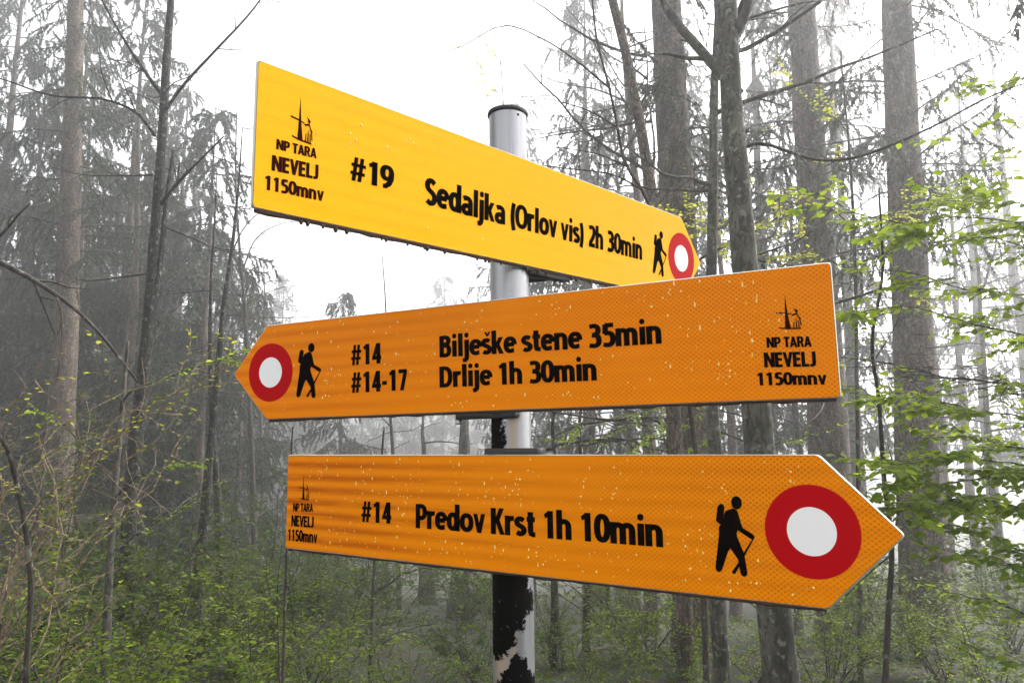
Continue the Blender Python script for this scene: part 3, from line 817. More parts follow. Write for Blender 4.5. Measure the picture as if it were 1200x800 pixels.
# ------------------------------------------------------------------ big trunks that stand out of the fog
def spruce(label, px_lo, px_hi, Y, r, h, seed, crown_z, reach, dead=16, keep=.8, hang=.7, dens=120, group="spruces round the signpost", bark_key='spruce_bark', name="spruce_tree", taper=.32):
    rng = np.random.default_rng(seed)
    base, P = trunk_axis(at(px_lo, 800, Y), at(px_hi, 0, Y), h, rng, .012)
    root = empty(name, base, label, "tree", group)
    trunk_mesh(P, r, rng, 16, taper).build("trunk", MAT[bark_key], root, smooth=True, shift=base)
    ax = lambda z: np.array([np.interp(z, P[:, 2], P[:, c]) for c in range(3)])
    for _ in range(dead):
        br = M()                                    # dead, bare lower limbs
        z = base[2] + rng.uniform(2.0, max(2.5, crown_z - base[2] + 1.5)); az = rng.uniform(0, 2 * math.pi)
        L = rng.uniform(.5, 2.3)
        bare_limb(br, wander(ax(z), [math.cos(az), math.sin(az), rng.uniform(-.2, .25)], L, 7, rng, .09, -.03), .006 + .006 * L, rng, 2, 2.6, .42, .14, -.02, .3)
        br.build("dead_branch", MAT['twig_bark'], root, shift=base)
    wood, fol = M(), M()
    spruce_crown(wood, fol, ax, crown_z, base[2] + h * .97, base[2] + h - crown_z + crown_z, reach, rng, .5, 4, hang, dens, .080, .0095, keep)
    c = fol.build("crown", MAT['needle'], root, shift=base)
    wood.build("limb", MAT['twig_bark'], c, shift=base)
    return root

spruce("thick pale spruce trunk greyed by fog, nearest the edge beside the dark conifers", 60, 88, 17.0, .33, 21, 31, 5.5, 2.6, 26, .75)
spruce("thick brown spruce trunk rising just behind the tip of the yellow sign", 822, 783, 10.8, .345, 19, 32, 5.2, 2.4, 12, .7)
spruce("straight spruce trunk rising behind the square end of the middle orange sign", 990, 938, 12.6, .37, 20, 33, 4.6, 2.8, 14, .8)
spruce("straight grey brown spruce trunk crossed by bright green beech sprays", 1086, 1049, 11.2, .335, 20, 34, 4.6, 2.8, 14, .8)

# ------------------------------------------------------------------ the dark beech with a fork
def limb_from_px(pts, Y0, Y1, n=14):
    return smooth_path([at(x, y, Y0 + (Y1 - Y0) * i / (len(pts) - 1)) for i, (x, y) in enumerate(pts)], n)

def beech():
    rng = np.random.default_rng(51); Y = 5.2
    pts = [(929, 880), (915, 790), (893, 560), (872, 300), (858, 130), (852, 0), (846, -140), (842, -300)]
    P = limb_from_px(pts, Y, Y, 40)
    base = P[0].copy(); base[2] = ground_z(base[0], base[1])
    if P[0][2] > base[2]: P = np.vstack([base - [0, 0, .1], P])
    root = empty("beech_tree", base, "dark forked beech with mossy trunk just behind the square end of the orange sign", "tree")
    m = M(); S = smooth_path(P, 60); m.tube(S, np.interp(S[:, 2], [base[2], 2.5, 4.5, 7], [.122, .094, .074, .055]), 16, lumps=.02, rng=rng)
    m.build("trunk", MAT['beech_bark'], root, smooth=True, shift=base)
    lm = [([(866, 110), (842, 82), (812, 48), (790, 22), (775, -5), (760, -60), (748, -120)], 5.2, 5.5, .048, 2),
          ([(857, 46), (870, 24), (878, 0), (886, -40), (900, -110)], 5.2, 5.0, .045, 2),
          ([(874, 172), (895, 168), (930, 180), (962, 188), (1000, 185), (1040, 172), (1100, 145), (1150, 118), (1200, 98), (1260, 84)], 5.2, 4.2, .014, 2),
          ([(897, 307), (885, 300), (930, 284), (960, 262), (985, 230)], 5.2, 5.6, .010, 2),
          ([(893, 310), (925, 345), (1000, 330)], 5.2, 5.6, .010, 1)]
    for pts, y0, y1, r, lev in lm:
        b = M(); tips = []
        bare_limb(b, limb_from_px(pts, y0, y1, 22), r, rng, lev, 2.2, .30, .14, .0, .4, tips)
        ob = b.build("branch", MAT['beech_bark'] if r > .03 else MAT['twig_bark'], root, smooth=True, shift=base)
        if r == .014:
            f = M()
            for Pp, R in tips[1:]:
                if Pp[-1][0] > at(1060, 100, 4.5)[0] or rng.random() < .25: leaf_twig(f, Pp, rng, .036, .035, .3)
            if f.n: f.build("foliage", MAT['pale_leaf'], ob, shift=base)
beech()

# ------------------------------------------------------------------ slim bare trees
def bare_tree(label, trunk_pts, Y, r0, r1, limbs, seed, mat='twig_bark', name="bare_tree", leaf=None, leaf_p=.3, lsize=.035, auto=0, auto_len=1.2, auto_z=(1.5, 9), group=None, gap=.05):
    rng = np.random.default_rng(seed)
    P = limb_from_px(trunk_pts, Y, Y, 30)
    x, y = P[0][:2]; base = np.array([x, y, ground_z(x, y)])
    if P[0][2] > base[2] + .05: P = np.vstack([base - [0, 0, .05], P])
    S = smooth_path(P, 44)
    root = empty(name, base, label, "tree", group)
    m = M(); m.tube(S, np.linspace(r0, r1, 44), 10, lumps=.03, rng=rng)
    m.build("trunk", MAT[mat], root, smooth=True, shift=base)
    specs = [(limb_from_px(p, Y + dy0, Y + dy1, 16), r, lev) for p, dy0, dy1, r, lev in limbs]
    for _ in range(auto):
        z = rng.uniform(*auto_z); i = int(np.argmin(abs(S[:, 2] - z))); az = rng.uniform(0, 2 * math.pi)
        L = auto_len * rng.uniform(.4, 1.1)
        specs.append((wander(S[i], [math.cos(az), math.sin(az), rng.uniform(-.1, .6)], L, 8, rng, .12, -.01), .004 + .005 * L, 2))
    for P_, r, lev in specs:
        b = M(); tips = []
        bare_limb(b, P_, r, rng, lev, 2.6, .42, .15, .0, .25, tips)
        ob = b.build("branch", MAT[mat], root, smooth=True, shift=base)
        if leaf:
            f = M()
            for Pp, R in tips:
                if R[0] < .009 and rng.random() < leaf_p: leaf_twig(f, Pp, rng, lsize, gap, .2)
            if f.n: f.build("foliage", MAT[leaf], ob, shift=base)
    return root

bare_tree("forked bare tree with a broken second stem beside the thick pale trunk",
    [(140, 830), (155, 560), (172, 400), (183, 260), (190, 160), (196, 60), (205, -60), (210, -160)], 8.6, .095, .030,
    [([(176, 380), (188, 300), (196, 230), (203, 176)], 0, .1, .055, 0),
     ([(190, 112), (160, 70), (130, 20), (112, -15), (95, -60)], 0, -.5, .022, 2),
     ([(192, 132), (215, 100), (250, 62), (285, 25), (305, 0), (330, -40)], 0, -.4, .022, 2),
     ([(188, 240), (205, 218), (232, 190), (262, 160)], 0, -.6, .026, 1),
     ([(182, 160), (160, 132), (120, 116), (60, 112), (0, 92), (-60, 80)], 0, -1.0, .018, 2),
     ([(176, 320), (140, 325), (95, 328), (60, 310)], 0, .5, .012, 2),
     ([(178, 205), (150, 206), (100, 205), (60, 196)], 0, .6, .012, 2),
     ([(183, 262), (215, 275), (260, 292), (300, 290)], 0, .4, .012, 2),
     ([(172, 400), (195, 372), (225, 345)], 0, .5, .012, 1)], 61, 'dark_bark', auto=5, auto_z=(3.5, 7))
bare_tree("slim dark tree leaning outwards beside the orange sign's tip, nearest of a close pair",
    [(218, 830), (236, 640), (252, 470), (262, 360), (272, 290), (280, 210), (284, 150)], 9.5, .085, .006,
    [([(270, 300), (290, 262), (330, 230)], 0, .5, .012, 1)], 62, 'dark_bark', auto=6, auto_len=.9, auto_z=(3, 6))
bare_tree("slim upright tree leaning against its darker neighbour beside the orange sign's tip",
    [(262, 830), (258, 640), (248, 470), (247, 340), (251, 270), (254, 205)], 10.5, .080, .006, [], 63, 'dark_bark', auto=7, auto_len=.9, auto_z=(2.5, 6))
bare_tree("slender grey tree slanting behind the yellow sign beside the thick brown trunk",
    [(800, 640), (784, 420), (765, 240), (745, 120), (728, 40), (715, -10), (700, -80), (690, -160)], 8.2, .095, .045,
    [([(750, 150), (720, 100), (690, 60)], 0, .4, .016, 2), ([(765, 240), (790, 190), (800, 130), (806, 60)], 0, -.5, .014, 2), ([(757, 190), (730, 170), (690, 160), (640, 120)], 0, -.6, .012, 2)], 64, 'spruce_bark', auto=8, auto_z=(3.5, 7))
bare_tree("fine black budding sapling spreading bare twigs above the yellow sign beside the post top",
    [(820, 560), (800, 420), (770, 270), (752, 222), (732, 190), (722, 140), (712, 95), (700, 50), (694, 0), (690, -60)], 4.6, .022, .005,
    [([(752, 222), (722, 206), (690, 200), (650, 196), (615, 190)], 0, -.3, .007, 2),
     ([(736, 196), (705, 182), (670, 175), (640, 172)], 0, .2, .006, 2),
     ([(724, 150), (690, 130), (650, 118), (605, 112)], 0, .3, .006, 2),
     ([(716, 105), (680, 75), (640, 48), (590, 30), (540, 55), (470, 78)], 0, .6, .007, 2),
     ([(706, 70), (690, 40), (660, 5)], 0, -.2, .005, 2),
     ([(760, 250), (785, 228), (830, 196), (880, 168)], 0, .3, .006, 2),
     ([(728, 180), (750, 150), (770, 110), (776, 60)], 0, .3, .006, 2)], 65, leaf='pale_leaf', leaf_p=.20, lsize=.026, gap=.06)
bare_tree("fine grey bare tree in the white gap beside the yellow sign's square end",
    [(300, 760), (296, 560), (288, 380), (280, 280), (276, 200), (278, 120)], 17, .085, .010, [([(283, 320), (300, 280), (330, 262), (360, 260)], 0, 0, .02, 2)], 69, auto=16, auto_len=2.0, auto_z=(3, 8))
bare_tree("fine grey bare tree dim in the white fog beneath the yellow sign's square end",
    [(470, 760), (462, 560), (455, 450), (452, 360), (448, 300)], 19, .075, .012, [([(458, 500), (430, 470), (415, 455)], 0, 0, .02, 2), ([(458, 490), (490, 468), (505, 440)], 0, 0, .02, 2)], 70, auto=12, auto_len=2.0, auto_z=(1, 5))
bare_tree("thin black sapling stem standing between the arrow tip and the trunk with green sprays",
    [(1036, 830), (1041, 720), (1045, 640), (1036, 560), (1030, 470), (1022, 400), (1034, 320), (1030, 220)], 4.4, .020, .006,
    [([(1044, 650), (1018, 672), (990, 700)], 0, .2, .006, 1), ([(1046, 640), (1052, 600), (1050, 560), (1040, 520)], 0, -.2, .007, 2),
     ([(1031, 480), (1010, 455), (985, 452)], 0, .2, .004, 2), ([(1026, 420), (1050, 380), (1062, 340)], 0, -.3, .004, 2), ([(1041, 735), (1080, 760), (1110, 772)], 0, -.1, .004, 2)], 66, leaf='beech_leaf', leaf_p=.45, lsize=.045)
bare_tree("twin stemmed wisp of a sapling below the square end of the lowest sign",
    [(331, 830), (333, 740), (336, 650), (340, 560), (343, 500)], 3.9, .011, .004,
    [([(328, 800), (325, 700), (330, 640)], .05, .05, .005, 1), ([(335, 690), (350, 660), (352, 630)], 0, 0, .003, 1), ([(334, 720), (315, 690), (312, 655)], 0, .1, .003, 2)], 67, leaf='shrub_leaf', leaf_p=.8, lsize=.028)
bare_tree("dead tree reaching one long dark arching bough past the thick pale trunk",
    [(-190, 830), (-180, 400), (-176, 250), (-172, 100)], 4.4, .09, .05,
    [([(-176, 260), (-100, 270), (0, 308), (50, 335), (88, 362), (118, 392), (142, 422), (160, 446)], 0, .3, .026, 2)], 68)

# ------------------------------------------------------------------ young beeches reaching in with fresh leaves
def young_beech(label, trunk_pts, Y, limbs, seed, r=.035, leaf='beech_leaf', size=.058, name="young_beech"):
    rng = np.random.default_rng(seed)
    P = limb_from_px(trunk_pts, Y, Y, 20); x, y = P[0][:2]; base = np.array([x, y, ground_z(x, y)])
    P = np.vstack([base - [0, 0, .05], P]); S = smooth_path(P, 30)
    root = empty(name, base, label, "tree")
    m = M(); m.tube(S, np.linspace(r, r * .3, 30), 10, lumps=.02, rng=rng); m.build("trunk", MAT['beech_bark'], root, smooth=True, shift=base)
    for pts, y1, rr, leafy, dens in limbs:
        ty = sorted(trunk_pts, key=lambda q: q[1]); y0 = pts[0][1] + 25
        L = limb_from_px([(float(np.interp(y0, [q[1] for q in ty], [q[0] for q in ty])), y0)] + pts, Y, y1, 20) + rng.normal(size=(20, 3)) * .006
        b, f = M(), M(); tips = []
        bare_limb(b, L, rr, rng, 2, dens * 2.1, .36, .12, -.010, .86, tips)
        for Pp, R in tips:
            if rng.random() < leafy: leaf_twig(f, Pp, rng, size, size * .60, .30 if len(Pp) > 18 else .05, .30, .85, .82)
        ob = b.build("branch", MAT['twig_bark'], root, shift=base)
        if f.n: f.build("foliage", MAT[leaf], ob, shift=base)
    return root
young_beech("young beech holding flat sprays of bright fresh leaves across the two straight trunks",
    [(1330, 900), (1330, 500), (1325, 100), (1320, -100)], 4.3,
    [([(1200, 262), (1120, 254), (1060, 262), (1000, 248), (955, 227)], 4.0, .007, .80, 5),
     ([(1230, 300), (1180, 283), (1110, 278), (1040, 276)], 4.3, .006, .8, 5),
     ([(1200, 348), (1120, 335), (1060, 318), (1000, 318)], 3.9, .007, .75, 5),
     ([(1200, 392), (1120, 372), (1050, 360), (985, 372)], 4.2, .007, .8, 5),
     ([(1200, 452), (1150, 447), (1090, 438), (1040, 426), (985, 419)], 3.7, .009, .04, 7),
     ([(1200, 490), (1140, 480), (1080, 470), (1000, 462)], 4.2, .007, .85, 6),
     ([(1200, 545), (1130, 535), (1080, 540), (1010, 552)], 3.9, .008, .95, 8),
     ([(1210, 560), (1150, 560), (1090, 570), (1030, 566)], 4.3, .007, .95, 7),
     ([(1210, 650), (1160, 628), (1110, 615)], 4.1, .007, .9, 6),
     ([(1210, 720), (1150, 700), (1100, 690), (1070, 680)], 4.4, .007, .85, 5),
     ([(1210, 780), (1160, 770), (1120, 745)], 4.2, .007, .8, 5),
     ([(1220, 600), (1150, 585), (1090, 590), (1020, 600)], 4.0, .007, .95, 7),
     ([(1220, 530), (1170, 520), (1120, 510), (1060, 520)], 4.5, .007, .95, 7),
     ([(1210, 670), (1170, 655), (1120, 650)], 3.8, .006, .95, 7),
     ([(1210, 240), (1170, 240), (1120, 236), (1080, 240)], 4.2, .006, .9, 5),
     ([(1250, 75), (1200, 92), (1150, 104), (1100, 116)], 4.6, .006, .95, 5), ([(1250, 170), (1180, 172), (1100, 160), (1060, 128)], 4.8, .005, .5, 4)], 71)
young_beech("young beech in pale leaf in the fog behind the gap between the two orange signs",
    [(900, 880), (890, 500), (880, 250)], 8.6,
    [([(820, 500), (740, 520), (660, 515)], 8.0, .010, .75, 3), ([(800, 470), (730, 490), (650, 500)], 9.2, .010, .5, 3),
     ([(980, 500), (1030, 470)], 8.0, .009, .6, 3), ([(960, 440), (1020, 390)], 9.0, .009, .5, 3), ([(950, 620), (1000, 640)], 8.5, .009, .7, 4),
     ([(840, 690), (760, 720), (690, 735)], 8.0, .010, .75, 3), ([(930, 720), (1000, 730)], 8.2, .010, .8, 4)], 72, size=.05)
young_beech("young beech with a thin tuft of yellow leaves in the white sky above the post",
    [(640, 880), (615, 500), (600, 250), (592, 150), (586, 60)], 18.0,
    [([(588, 120), (575, 95), (548, 62), (520, 50)], 17.5, .014, .8, 2.2), ([(584, 70), (560, 40), (545, 10)], 17.5, .012, .7, 2.2), ([(596, 190), (570, 110), (556, 100), (540, 108)], 18.4, .012, .7, 2.2)], 73, r=.04, leaf='pale_leaf', size=.05)
young_beech("young beech with tiny yellow leaves scattered between the dark beech and the straight trunks",
    [(1010, 880), (1005, 500), (1000, 250), (985, 60)], 7.4,
    [([(960, 240), (900, 262), (830, 262), (780, 240)], 7.0, .008, .55, 4), ([(960, 180), (930, 170), (900, 150)], 7.6, .007, .5, 4), ([(1040, 250), (1100, 230), (1150, 235)], 7.8, .007, .5, 4),
     ([(960, 300), (900, 300), (840, 285)], 6.9, .007, .6, 4), ([(1030, 330), (1090, 350), (1150, 345)], 7.2, .007, .5, 4), ([(970, 130), (940, 110), (910, 70)], 7.6, .007, .4, 4)], 76, r=.03, leaf='pale_leaf', size=.042)
young_beech("young beech with low green boughs drifting through the fog under the lowest sign",
    [(430, 900), (440, 640), (450, 500)], 8.0,
    [([(480, 670), (540, 668), (600, 690)], 7.6, .010, .6, 3), ([(400, 680), (360, 690), (330, 720)], 8.2, .010, .7, 3), ([(470, 740), (520, 730), (560, 735)], 7.8, .009, .6, 3),
     ([(400, 740), (370, 750), (330, 760)], 8.0, .009, .7, 3)], 74, leaf='shrub_leaf', size=.05)
young_beech("young beech with a dark sprig of yellow green leaves beside the orange sign's tip",
    [(120, 880), (130, 640), (150, 400)], 5.0,
    [([(150, 460), (200, 440), (250, 425), (296, 408)], 4.6, .008, .55, 4), ([(160, 560), (205, 545), (250, 535)], 5.0, .007, .6, 4), ([(170, 620), (220, 590), (262, 560)], 5.2, .007, .5, 3),
     ([(100, 520), (60, 490), (20, 470)], 5.2, .007, .5, 3)], 75, leaf='beech_leaf', size=.035)

# ------------------------------------------------------------------ arching brush at the near left
def arching_brush():
    rng = np.random.default_rng(81); Y = 3.1
    b = at(-20, 860, Y); base = np.array([b[0], b[1], ground_z(b[0], b[1])])
    root = empty("arching_shrub", base, "tangle of brown arching canes breaking into small leaf beside the path", "shrub")
    f = M()
    arcs = [[(-40, 860), (20, 690), (90, 560), (170, 480), (240, 440), (290, 418)], [(-30, 850), (30, 640), (110, 530), (190, 470), (270, 450)],
            [(-50, 860), (10, 660), (60, 570), (150, 500), (215, 466)], [(-60, 840), (0, 600), (50, 520), (120, 470), (200, 440)],
            [(-20, 860), (50, 720), (120, 630), (180, 570), (210, 520)], [(-40, 860), (-10, 640), (10, 540), (28, 470), (20, 430)],
            [(-60, 860), (-20, 700), (40, 600), (60, 500), (90, 440)], [(-30, 880), (60, 780), (140, 700), (200, 660)],
            [(-70, 860), (-10, 560), (40, 460), (80, 440)], [(0, 880), (30, 800), (60, 700), (70, 600), (50, 520)],
            [(-80, 700), (-20, 620), (40, 610), (110, 640)], [(-80, 560), (0, 600), (60, 700), (100, 800)]]
    arcs = arcs + [[(x + rng.normal() * 22, y + rng.normal() * 18) for x, y in a] for a in arcs[:9]]
    for i, a in enumerate(arcs):
        m = M(); tips = []
        P = limb_from_px(a, Y + rng.uniform(-.2, .2), Y + rng.uniform(-.5, .6), 18) + rng.normal(size=(18, 3)) * .008
        bare_limb(m, P, .0048, rng, 2, 4.2, .34, .16, 0, .1, tips, minr=.0011)
        ob = m.build("cane", MAT['brown_twig'], root, shift=base)
        f = M()
        for Pp, R in tips:
            if rng.random() < .50: leaf_twig(f, Pp, rng, .026, .038, .45, .1)
        if f.n: f.build("foliage", MAT['pale_leaf' if i % 3 else 'shrub_leaf'], ob, shift=base)
    m = M(); m.tube(limb_from_px([(-60, 480), (0, 512), (18, 560), (30, 620), (36, 690), (30, 800)], 2.7, 3.0, 20), np.linspace(.008, .011, 20), 8)
    m.build("dead_cane", MAT['twig_bark'], root, smooth=True, shift=base)
arching_brush()

# ------------------------------------------------------------------ leafy shrubs of the undergrowth
def shrub_proto(seed, h, spread, leaf, size, stems=13, dens=8.0, leafy=.9):
    rng = np.random.default_rng(seed)
    root = empty("leafy_shrub", (0, 0, 0), None, "shrub", "leafy shrubs of the undergrowth")
    w, f = M(), M(); tips = []
    for _ in range(stems):
        az = rng.uniform(0, 6.283); d = [math.cos(az) * spread, math.sin(az) * spread, 1]
        P = wander([rng.normal() * .08, rng.normal() * .08, -.05], d, h * rng.uniform(.6, 1.15), 10, rng, .10, -.035)
        bare_limb(w, P, .009, rng, 2, dens, .42, .14, -.01, .55, tips, minr=.0015)
    for P, R in tips:
        if R[0] < .006 and rng.random() < leafy: leaf_twig(f, P, rng, size, size * .75, .1, .2)
    w.build("stem", MAT['twig_bark'], root)
    f.build("foliage", MAT[leaf], root)
    return root

protos = [shrub_proto(91, 1.7, .55, 'shrub_leaf', .050), shrub_proto(92, 1.3, .8, 'shrub_leaf', .046, 14), shrub_proto(93, 2.2, .45, 'dark_leaf', .065, 12, 7), shrub_proto(94, 1.5, .7, 'beech_leaf', .052, 12, 6.5, .8)]
used = [False] * 4
def place_shrub(k, px, Y, s, label, dz=0.0, rz=0.0):
    o = protos[k] if not used[k] else copy_tree(protos[k])
    used[k] = True
    p = at(px, 600, Y); z = ground_z(p[0], p[1])
    o.location = (p[0], p[1], z + dz); o.rotation_euler = (0, 0, rz); o.scale = (s, s, s); o["label"] = label
    return o
NEAR = [  # proto, px, distance, scale, label
 (1, 40, 4.6, 1.05, "low green shrub filling the corner under the brown canes"),
 (0, 150, 5.2, 1.0, "green shrub at the foot of the forked bare tree"),
 (1, 255, 5.6, .95, "low green shrub between the forked bare tree and the twin stemmed sapling"),
 (3, 110, 6.2, 1.15, "bright leaved shrub standing behind the brown canes"),
 (0, 215, 7.2, 1.1, "taller shrub rising around the foot of the close pair of slim trees"),
 (2, 20, 6.6, 1.2, "tall dark shrub against the thick pale trunk"),
 (3, 320, 6.4, .9, "light green shrub just behind the twin stemmed sapling"),
 (0, 410, 5.4, .75, "small shrub with pale leaf tips below the square end of the lowest sign"),
 (1, 480, 6.6, .85, "small spreading shrub beside the black stained part of the post"),
 (2, 560, 8.2, .9, "dark leaved shrub in the fog directly behind the post"),
 (1, 700, 7.0, .85, "low green shrub under the middle of the lowest sign"),
 (3, 790, 8.4, .9, "light green shrub at the foot of the thick brown spruce"),
 (0, 660, 9.4, 1.0, "green shrub among the thin dark saplings under the lowest sign"),
 (0, 960, 6.8, 1.0, "green shrub beside the dark beech trunk under the arrow tip"),
 (3, 1150, 6.0, .95, "bright shrub below the green beech sprays at the frame's edge"),
 (1, 1030, 9.0, 1.0, "low shrub between the two straight spruce trunks"),
 (0, 90, 4.0, .8, "small green shrub nearest the path under the brown canes"), (1, 300, 4.4, .85, "low green shrub hugging the base of the twin stemmed sapling"),
 (2, 130, 8.0, 1.2, "tall dim shrub just behind the forked bare tree"), (2, 290, 9.0, 1.1, "dim shrub in the fog below the orange sign's tip"), (0, 360, 7.4, 1.0, "green shrub under the square end of the lowest sign"),
 (3, 880, 7.6, .9, "yellow green shrub between the thick brown spruce and the dark beech"), (0, 740, 11.0, 1.1, "green shrub in the fog below the middle of the lowest sign"), (1, 610, 6.4, .7, "low shrub at the bare side of the post"),
 (0, 1090, 7.5, 1.0, "green shrub at the foot of the trunk crossed by bright sprays"), (2, 1170, 9.5, 1.1, "dark shrub in the fog behind the bright beech sprays"),
]
rs = random.Random(5)
for k, px, Y, s, lab in NEAR: place_shrub(k, px, Y, s * (.72 if px > 380 else .95), lab, 0, rs.uniform(0, 6.28))
FAR_SHRUB = "small foggy shrub, one of many scattered over the slope among the far trunks"
for i in range(24):
    Y = rs.uniform(9, 24); place_shrub(rs.choice([0, 1, 2, 2, 3]), rs.uniform(-40, 1240), Y, rs.uniform(.8, 1.35), FAR_SHRUB, 0, rs.uniform(0, 6.28))

def ground_cover():
    rng = np.random.default_rng(7); n = 34000
    Y = 2.6 + 20 * rng.random(n) ** 1.5; X = (rng.random(n) - .5) * (3.5 + Y * 1.6)
    keep = np.sin(X * 1.7 + 1) + np.sin(Y * 1.3 + X) + rng.normal(size=n) * .7 > -.5
    X, Y = X[keep], Y[keep]; n = len(X)
    Z = np.array([ground_z(x, y) for x, y in zip(X, Y)]) + rng.random(n) ** 2 * .40
    az = rng.uniform(0, 6.283, n); D = np.stack([np.cos(az), np.sin(az), rng.uniform(-.2, .5, n)], 1); N = np.array([0, 0, 1.]) + rng.normal(size=(n, 3)) * .35
    m = M(); m.leaves(np.stack([X, Y, Z], 1), D, N, rng.uniform(.03, .085, n), .6)
    tag(m.build("ground_cover", MAT['dark_leaf']), "low leafy plants covering the forest floor", None, None, "stuff")
ground_cover()

# ------------------------------------------------------------------ conifers and trunks fading into the fog
def bg_spruce_proto(seed, h, crown_from, reach, r, dens=80):
    rng = np.random.default_rng(seed)
    P = np.array([[0, 0, z] for z in np.linspace(-.4, h, 14)]); P[:, :2] += np.cumsum(rng.normal(size=(14, 2)), 0) * .012
    root = empty("fog_spruce", (0, 0, 0), None, "tree", "spruces standing back in the fog")
    m = M(); m.tube(P, np.linspace(r, r * .04, 14), 10); m.build("trunk", MAT['spruce_bark'], root, smooth=True)
    ax = lambda z: np.array([np.interp(z, P[:, 2], P[:, c]) for c in range(3)])
    w, f = M(), M()
    spruce_crown(w, f, ax, crown_from, h * .98, h, reach, rng, .55, 5, .75, dens, .12, .018, .95)
    c = f.build("crown", MAT['needle'], root); w.build("limb", MAT['twig_bark'], c)
    return root
bgp = [bg_spruce_proto(101, 15, 1.2, 3.2, .19), bg_spruce_proto(102, 19, 4.5, 3.4, .23), bg_spruce_proto(103, 11, .7, 2.6, .13)]
bused = [False] * 3
BG = [  # proto, px, distance, scale
 (0, 10, 21, 1.1, "dark spruce at the very edge behind the thick pale trunk"), (0, 128, 19, 1.15, "dense spruce between the thick pale trunk and the forked bare tree"),
 (2, 228, 17, 1.1, "short spruce with drooping boughs behind the close pair of slim trees"),
 (0, 190, 24, 1.2, "grey spruce half lost in fog behind the forked bare tree"), (2, 78, 19.5, .8, "low dark spruce behind the thick pale trunk's foot"),
 (1, -30, 22, 1.2, "tall grey spruce fading at the frame's edge beyond the arching bough"),
 (0, -60, 22, 1.1, "dark spruce mass beyond the end of the arching bough"), (0, 60, 21, 1.25, "big dark spruce directly behind the thick pale trunk"), (2, 165, 18.5, 1.0, "dark spruce with low boughs just behind the forked bare tree"),
 (2, 275, 19.5, .8, "small spruce behind the pair of slim trees, touching the orange sign's tip"), (0, 240, 29, 1.0, "dim spruce at the edge of the white gap"),
 (2, 300, 25, .95, "pale spruce in the fog behind the orange sign's tip"), (2, 395, 30, 1.1, "faint spruce in the white fog behind the middle sign's lettering"),
 (1, 612, 36, 1.3, "pale spruce nearest the post top, dim in the white mist"), (1, 690, 24, 1.15, "grey spruce top hanging above the yellow sign"), (1, 905, 22, 1.15, "grey spruce between the dark beech and the straight trunk"),
 (1, 1010, 25, 1.2, "grey spruce between the two straight trunks"), (1, 1165, 30, 1.2, "grey spruce with hanging boughs nearest the upper edge beside the green sprays"), (1, 810, 27, 1.2, "faint spruce behind the thick brown trunk")]
for k, px, Y, s, lab in BG:
    if px < 320: Y, s = Y * 1.25, s * 1.2
    o = bgp[k] if not bused[k] else copy_tree(bgp[k])
    bused[k] = True
    p = at(px, 600, Y); o.location = (p[0], p[1], ground_z(p[0], p[1])); o.rotation_euler = (0, 0, rs.uniform(0, 6.28)); o.scale = (s, s, s); o["label"] = lab

def trunk_proto(seed, h, r, mat, n_limb):
    rng = np.random.default_rng(seed)
    P = np.array([[0, 0, z] for z in np.linspace(-.5, h, 16)]); P[:, :2] += np.cumsum(rng.normal(size=(16, 2)), 0) * .04
    root = empty("fog_tree", (0, 0, 0), None, "tree", "bare trunks standing in the fog")
    m = M(); S = smooth_path(P, 40); m.tube(S, r * np.linspace(1, .06, 40) * (1 + .3 * np.exp(-np.linspace(0, 1, 40) * 25)), 10, lumps=.03, rng=rng); m.build("trunk", MAT[mat], root, smooth=True)
    for _ in range(n_limb):
        b = M(); z = rng.uniform(.25, .95) * h; p = np.array([np.interp(z, P[:, 2], P[:, c]) for c in range(3)]); az = rng.uniform(0, 6.283)
        L = rng.uniform(.8, 2.6); bare_limb(b, wander(p, [math.cos(az), math.sin(az), rng.uniform(0, .6)], L, 7, rng, .12), .01 + .008 * L, rng, 2, 2.0, .45, .14, 0, .2, minr=.003)
        b.build("branch", MAT['twig_bark'], root)
    return root
tp = [trunk_proto(111, 15, .16, 'spruce_bark', 16), trunk_proto(112, 12, .085, 'beech_bark', 18), trunk_proto(113, 17, .26, 'spruce_bark', 14), trunk_proto(114, 9, .045, 'twig_bark', 14), trunk_proto(115, 6.0, .30, 'beech_bark', 3), trunk_proto(116, 4.7, .062, 'dark_bark', 5)]
tused = [False] * 6
def place_trunk(k, px, Y, s, lab):
    o = tp[k] if not tused[k] else copy_tree(tp[k])
    tused[k] = True
    p = at(px, 720, Y); o.location = (p[0], p[1], ground_z(p[0], p[1])); o.rotation_euler = (rs.uniform(-.02, .02), rs.uniform(-.02, .02), rs.uniform(0, 6.28)); o.scale = (s, s, s); o["label"] = lab
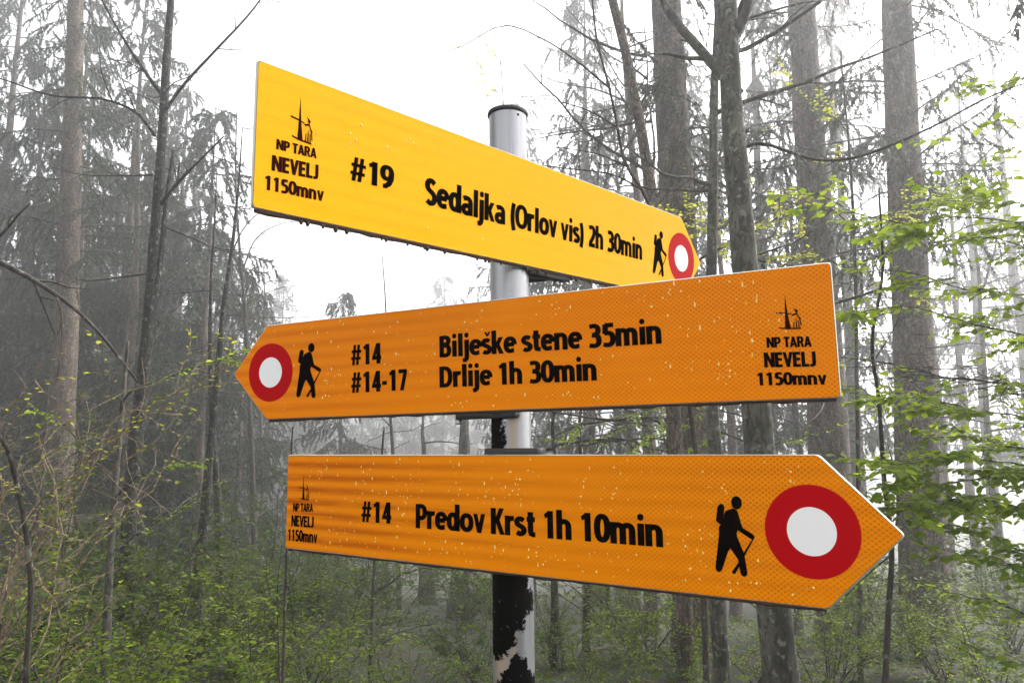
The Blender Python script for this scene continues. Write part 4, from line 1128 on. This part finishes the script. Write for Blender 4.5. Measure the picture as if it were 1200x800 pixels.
for a in [(4, 535, 16.5, 1.0, "thick greenish trunk in the fog close behind the post's stained side"), (4, 503, 21, .9, "paler trunk in the fog next to the thick greenish trunk behind the post"),
          (5, 646, 9.5, 1.0, "thin dark trunk just beyond the post's bare side"), (5, 686, 10.5, 1.05, "thin dark trunk with leafy foot under the middle of the lowest sign"),
          (0, 766, 15, 1.1, "grey trunk in the fog under the figure on the lowest sign"), (0, 742, 20, 1.0, "faint grey trunk beside the one under the figure on the lowest sign"),
          (1, 838, 6.8, .9, "narrow black trunk touching the thick brown spruce"), (3, 800, 9.2, 1.0, "thin dark stem in front of the thick brown spruce's foot"),
          (0, 865, 19, 1.0, "grey trunk in the fog between the brown spruce and the dark beech"), (5, 715, 12.5, .8, "thin grey stem among the shrubs under the lowest sign"),
          (0, 1118, 20, 1.0, "grey trunk in the fog just outside the trunk with green sprays"), (0, 1152, 24, 1.1, "pale trunk in the bright fog under the leafy boughs"),
          (1, 1180, 17, 1.1, "slim grey trunk in the bright fog at the frame's edge"), (1, 930, 15, 1.1, "slim grey trunk behind the foot of the dark beech"),
          (4, 400, 22, .7, "grey trunk fading behind the shrubs below the lowest sign's square end"), (4, 452, 19, .5, "slim grey trunk fading behind the low green boughs"),
          (1, 300, 27, 1.1, "slim grey trunk in the fog between the slim pair and the twin stemmed sapling"), (2, 145, 21, .9, "broad dim trunk in the gloom behind the forked bare tree")]:
    place_trunk(*a)
for i, (x, y, k, sc) in enumerate([(-11, 4, 1, 1.1), (-8.8, 4.6, 1, 1.1), (7.6, 5.4, 1, 1.1), (-6.5, 1.5, 1, 1.05), (11, 2, 1, 1.1), (13, 9, 1, 1.1), (-15, 9, 1, 1.1)]):  # unseen spruces added to shade the lower forest and its haze
    o = copy_tree(bgp[k]); o.location = (x, y, ground_z(x, y)); o.rotation_euler = (0, 0, rs.uniform(0, 6.28)); o.scale = (sc, sc, sc)
    o["label"] = "unseen spruce added outside the view to shade the undergrowth"
MIST = "misty spruce barely showing through the fog, one of a distant row"
for i in range(16):
    o = copy_tree(bgp[rs.choice([0, 0, 2])]); Y = rs.uniform(38, 62); p = at(rs.uniform(215, 700), 600, Y); sc = rs.uniform(.75, 1.05)
    if i >= 10: Y = rs.uniform(56, 74); p = at(rs.uniform(215, 700), 600, Y); sc *= .8
    if i < 10: Y = rs.uniform(66, 86); p = at(270 + 30 * i + rs.uniform(-12, 12), 600, Y); sc = rs.uniform(1.5, 2.1)
    o.location = (p[0], p[1], ground_z(p[0], p[1])); o.rotation_euler = (0, 0, rs.uniform(0, 6.28)); o.scale = (sc, sc, sc); o["label"] = MIST
BACK = "dim spruce of the dark stand filling the fog behind the thick pale trunk"
for i in range(14):
    o = copy_tree(bgp[rs.choice([0, 0, 1])]); Y = rs.uniform(36, 56); p = at(-120 + 24 * i + rs.uniform(-12, 12), 600, Y); sc = rs.uniform(1.15, 1.5)
    o.location = (p[0], p[1], ground_z(p[0], p[1])); o.rotation_euler = (0, 0, rs.uniform(0, 6.28)); o.scale = (sc, sc, sc); o["label"] = BACK
FAR = "faint far trunk dissolving into the fog, one of many alike"
for i in range(24):
    Y = rs.uniform(24, 48); place_trunk(rs.choice([0, 0, 1, 2, 2]), rs.choice([rs.uniform(-60, 230), rs.uniform(610, 1060), rs.uniform(610, 1260)]), Y, rs.uniform(.85, 1.25), FAR)
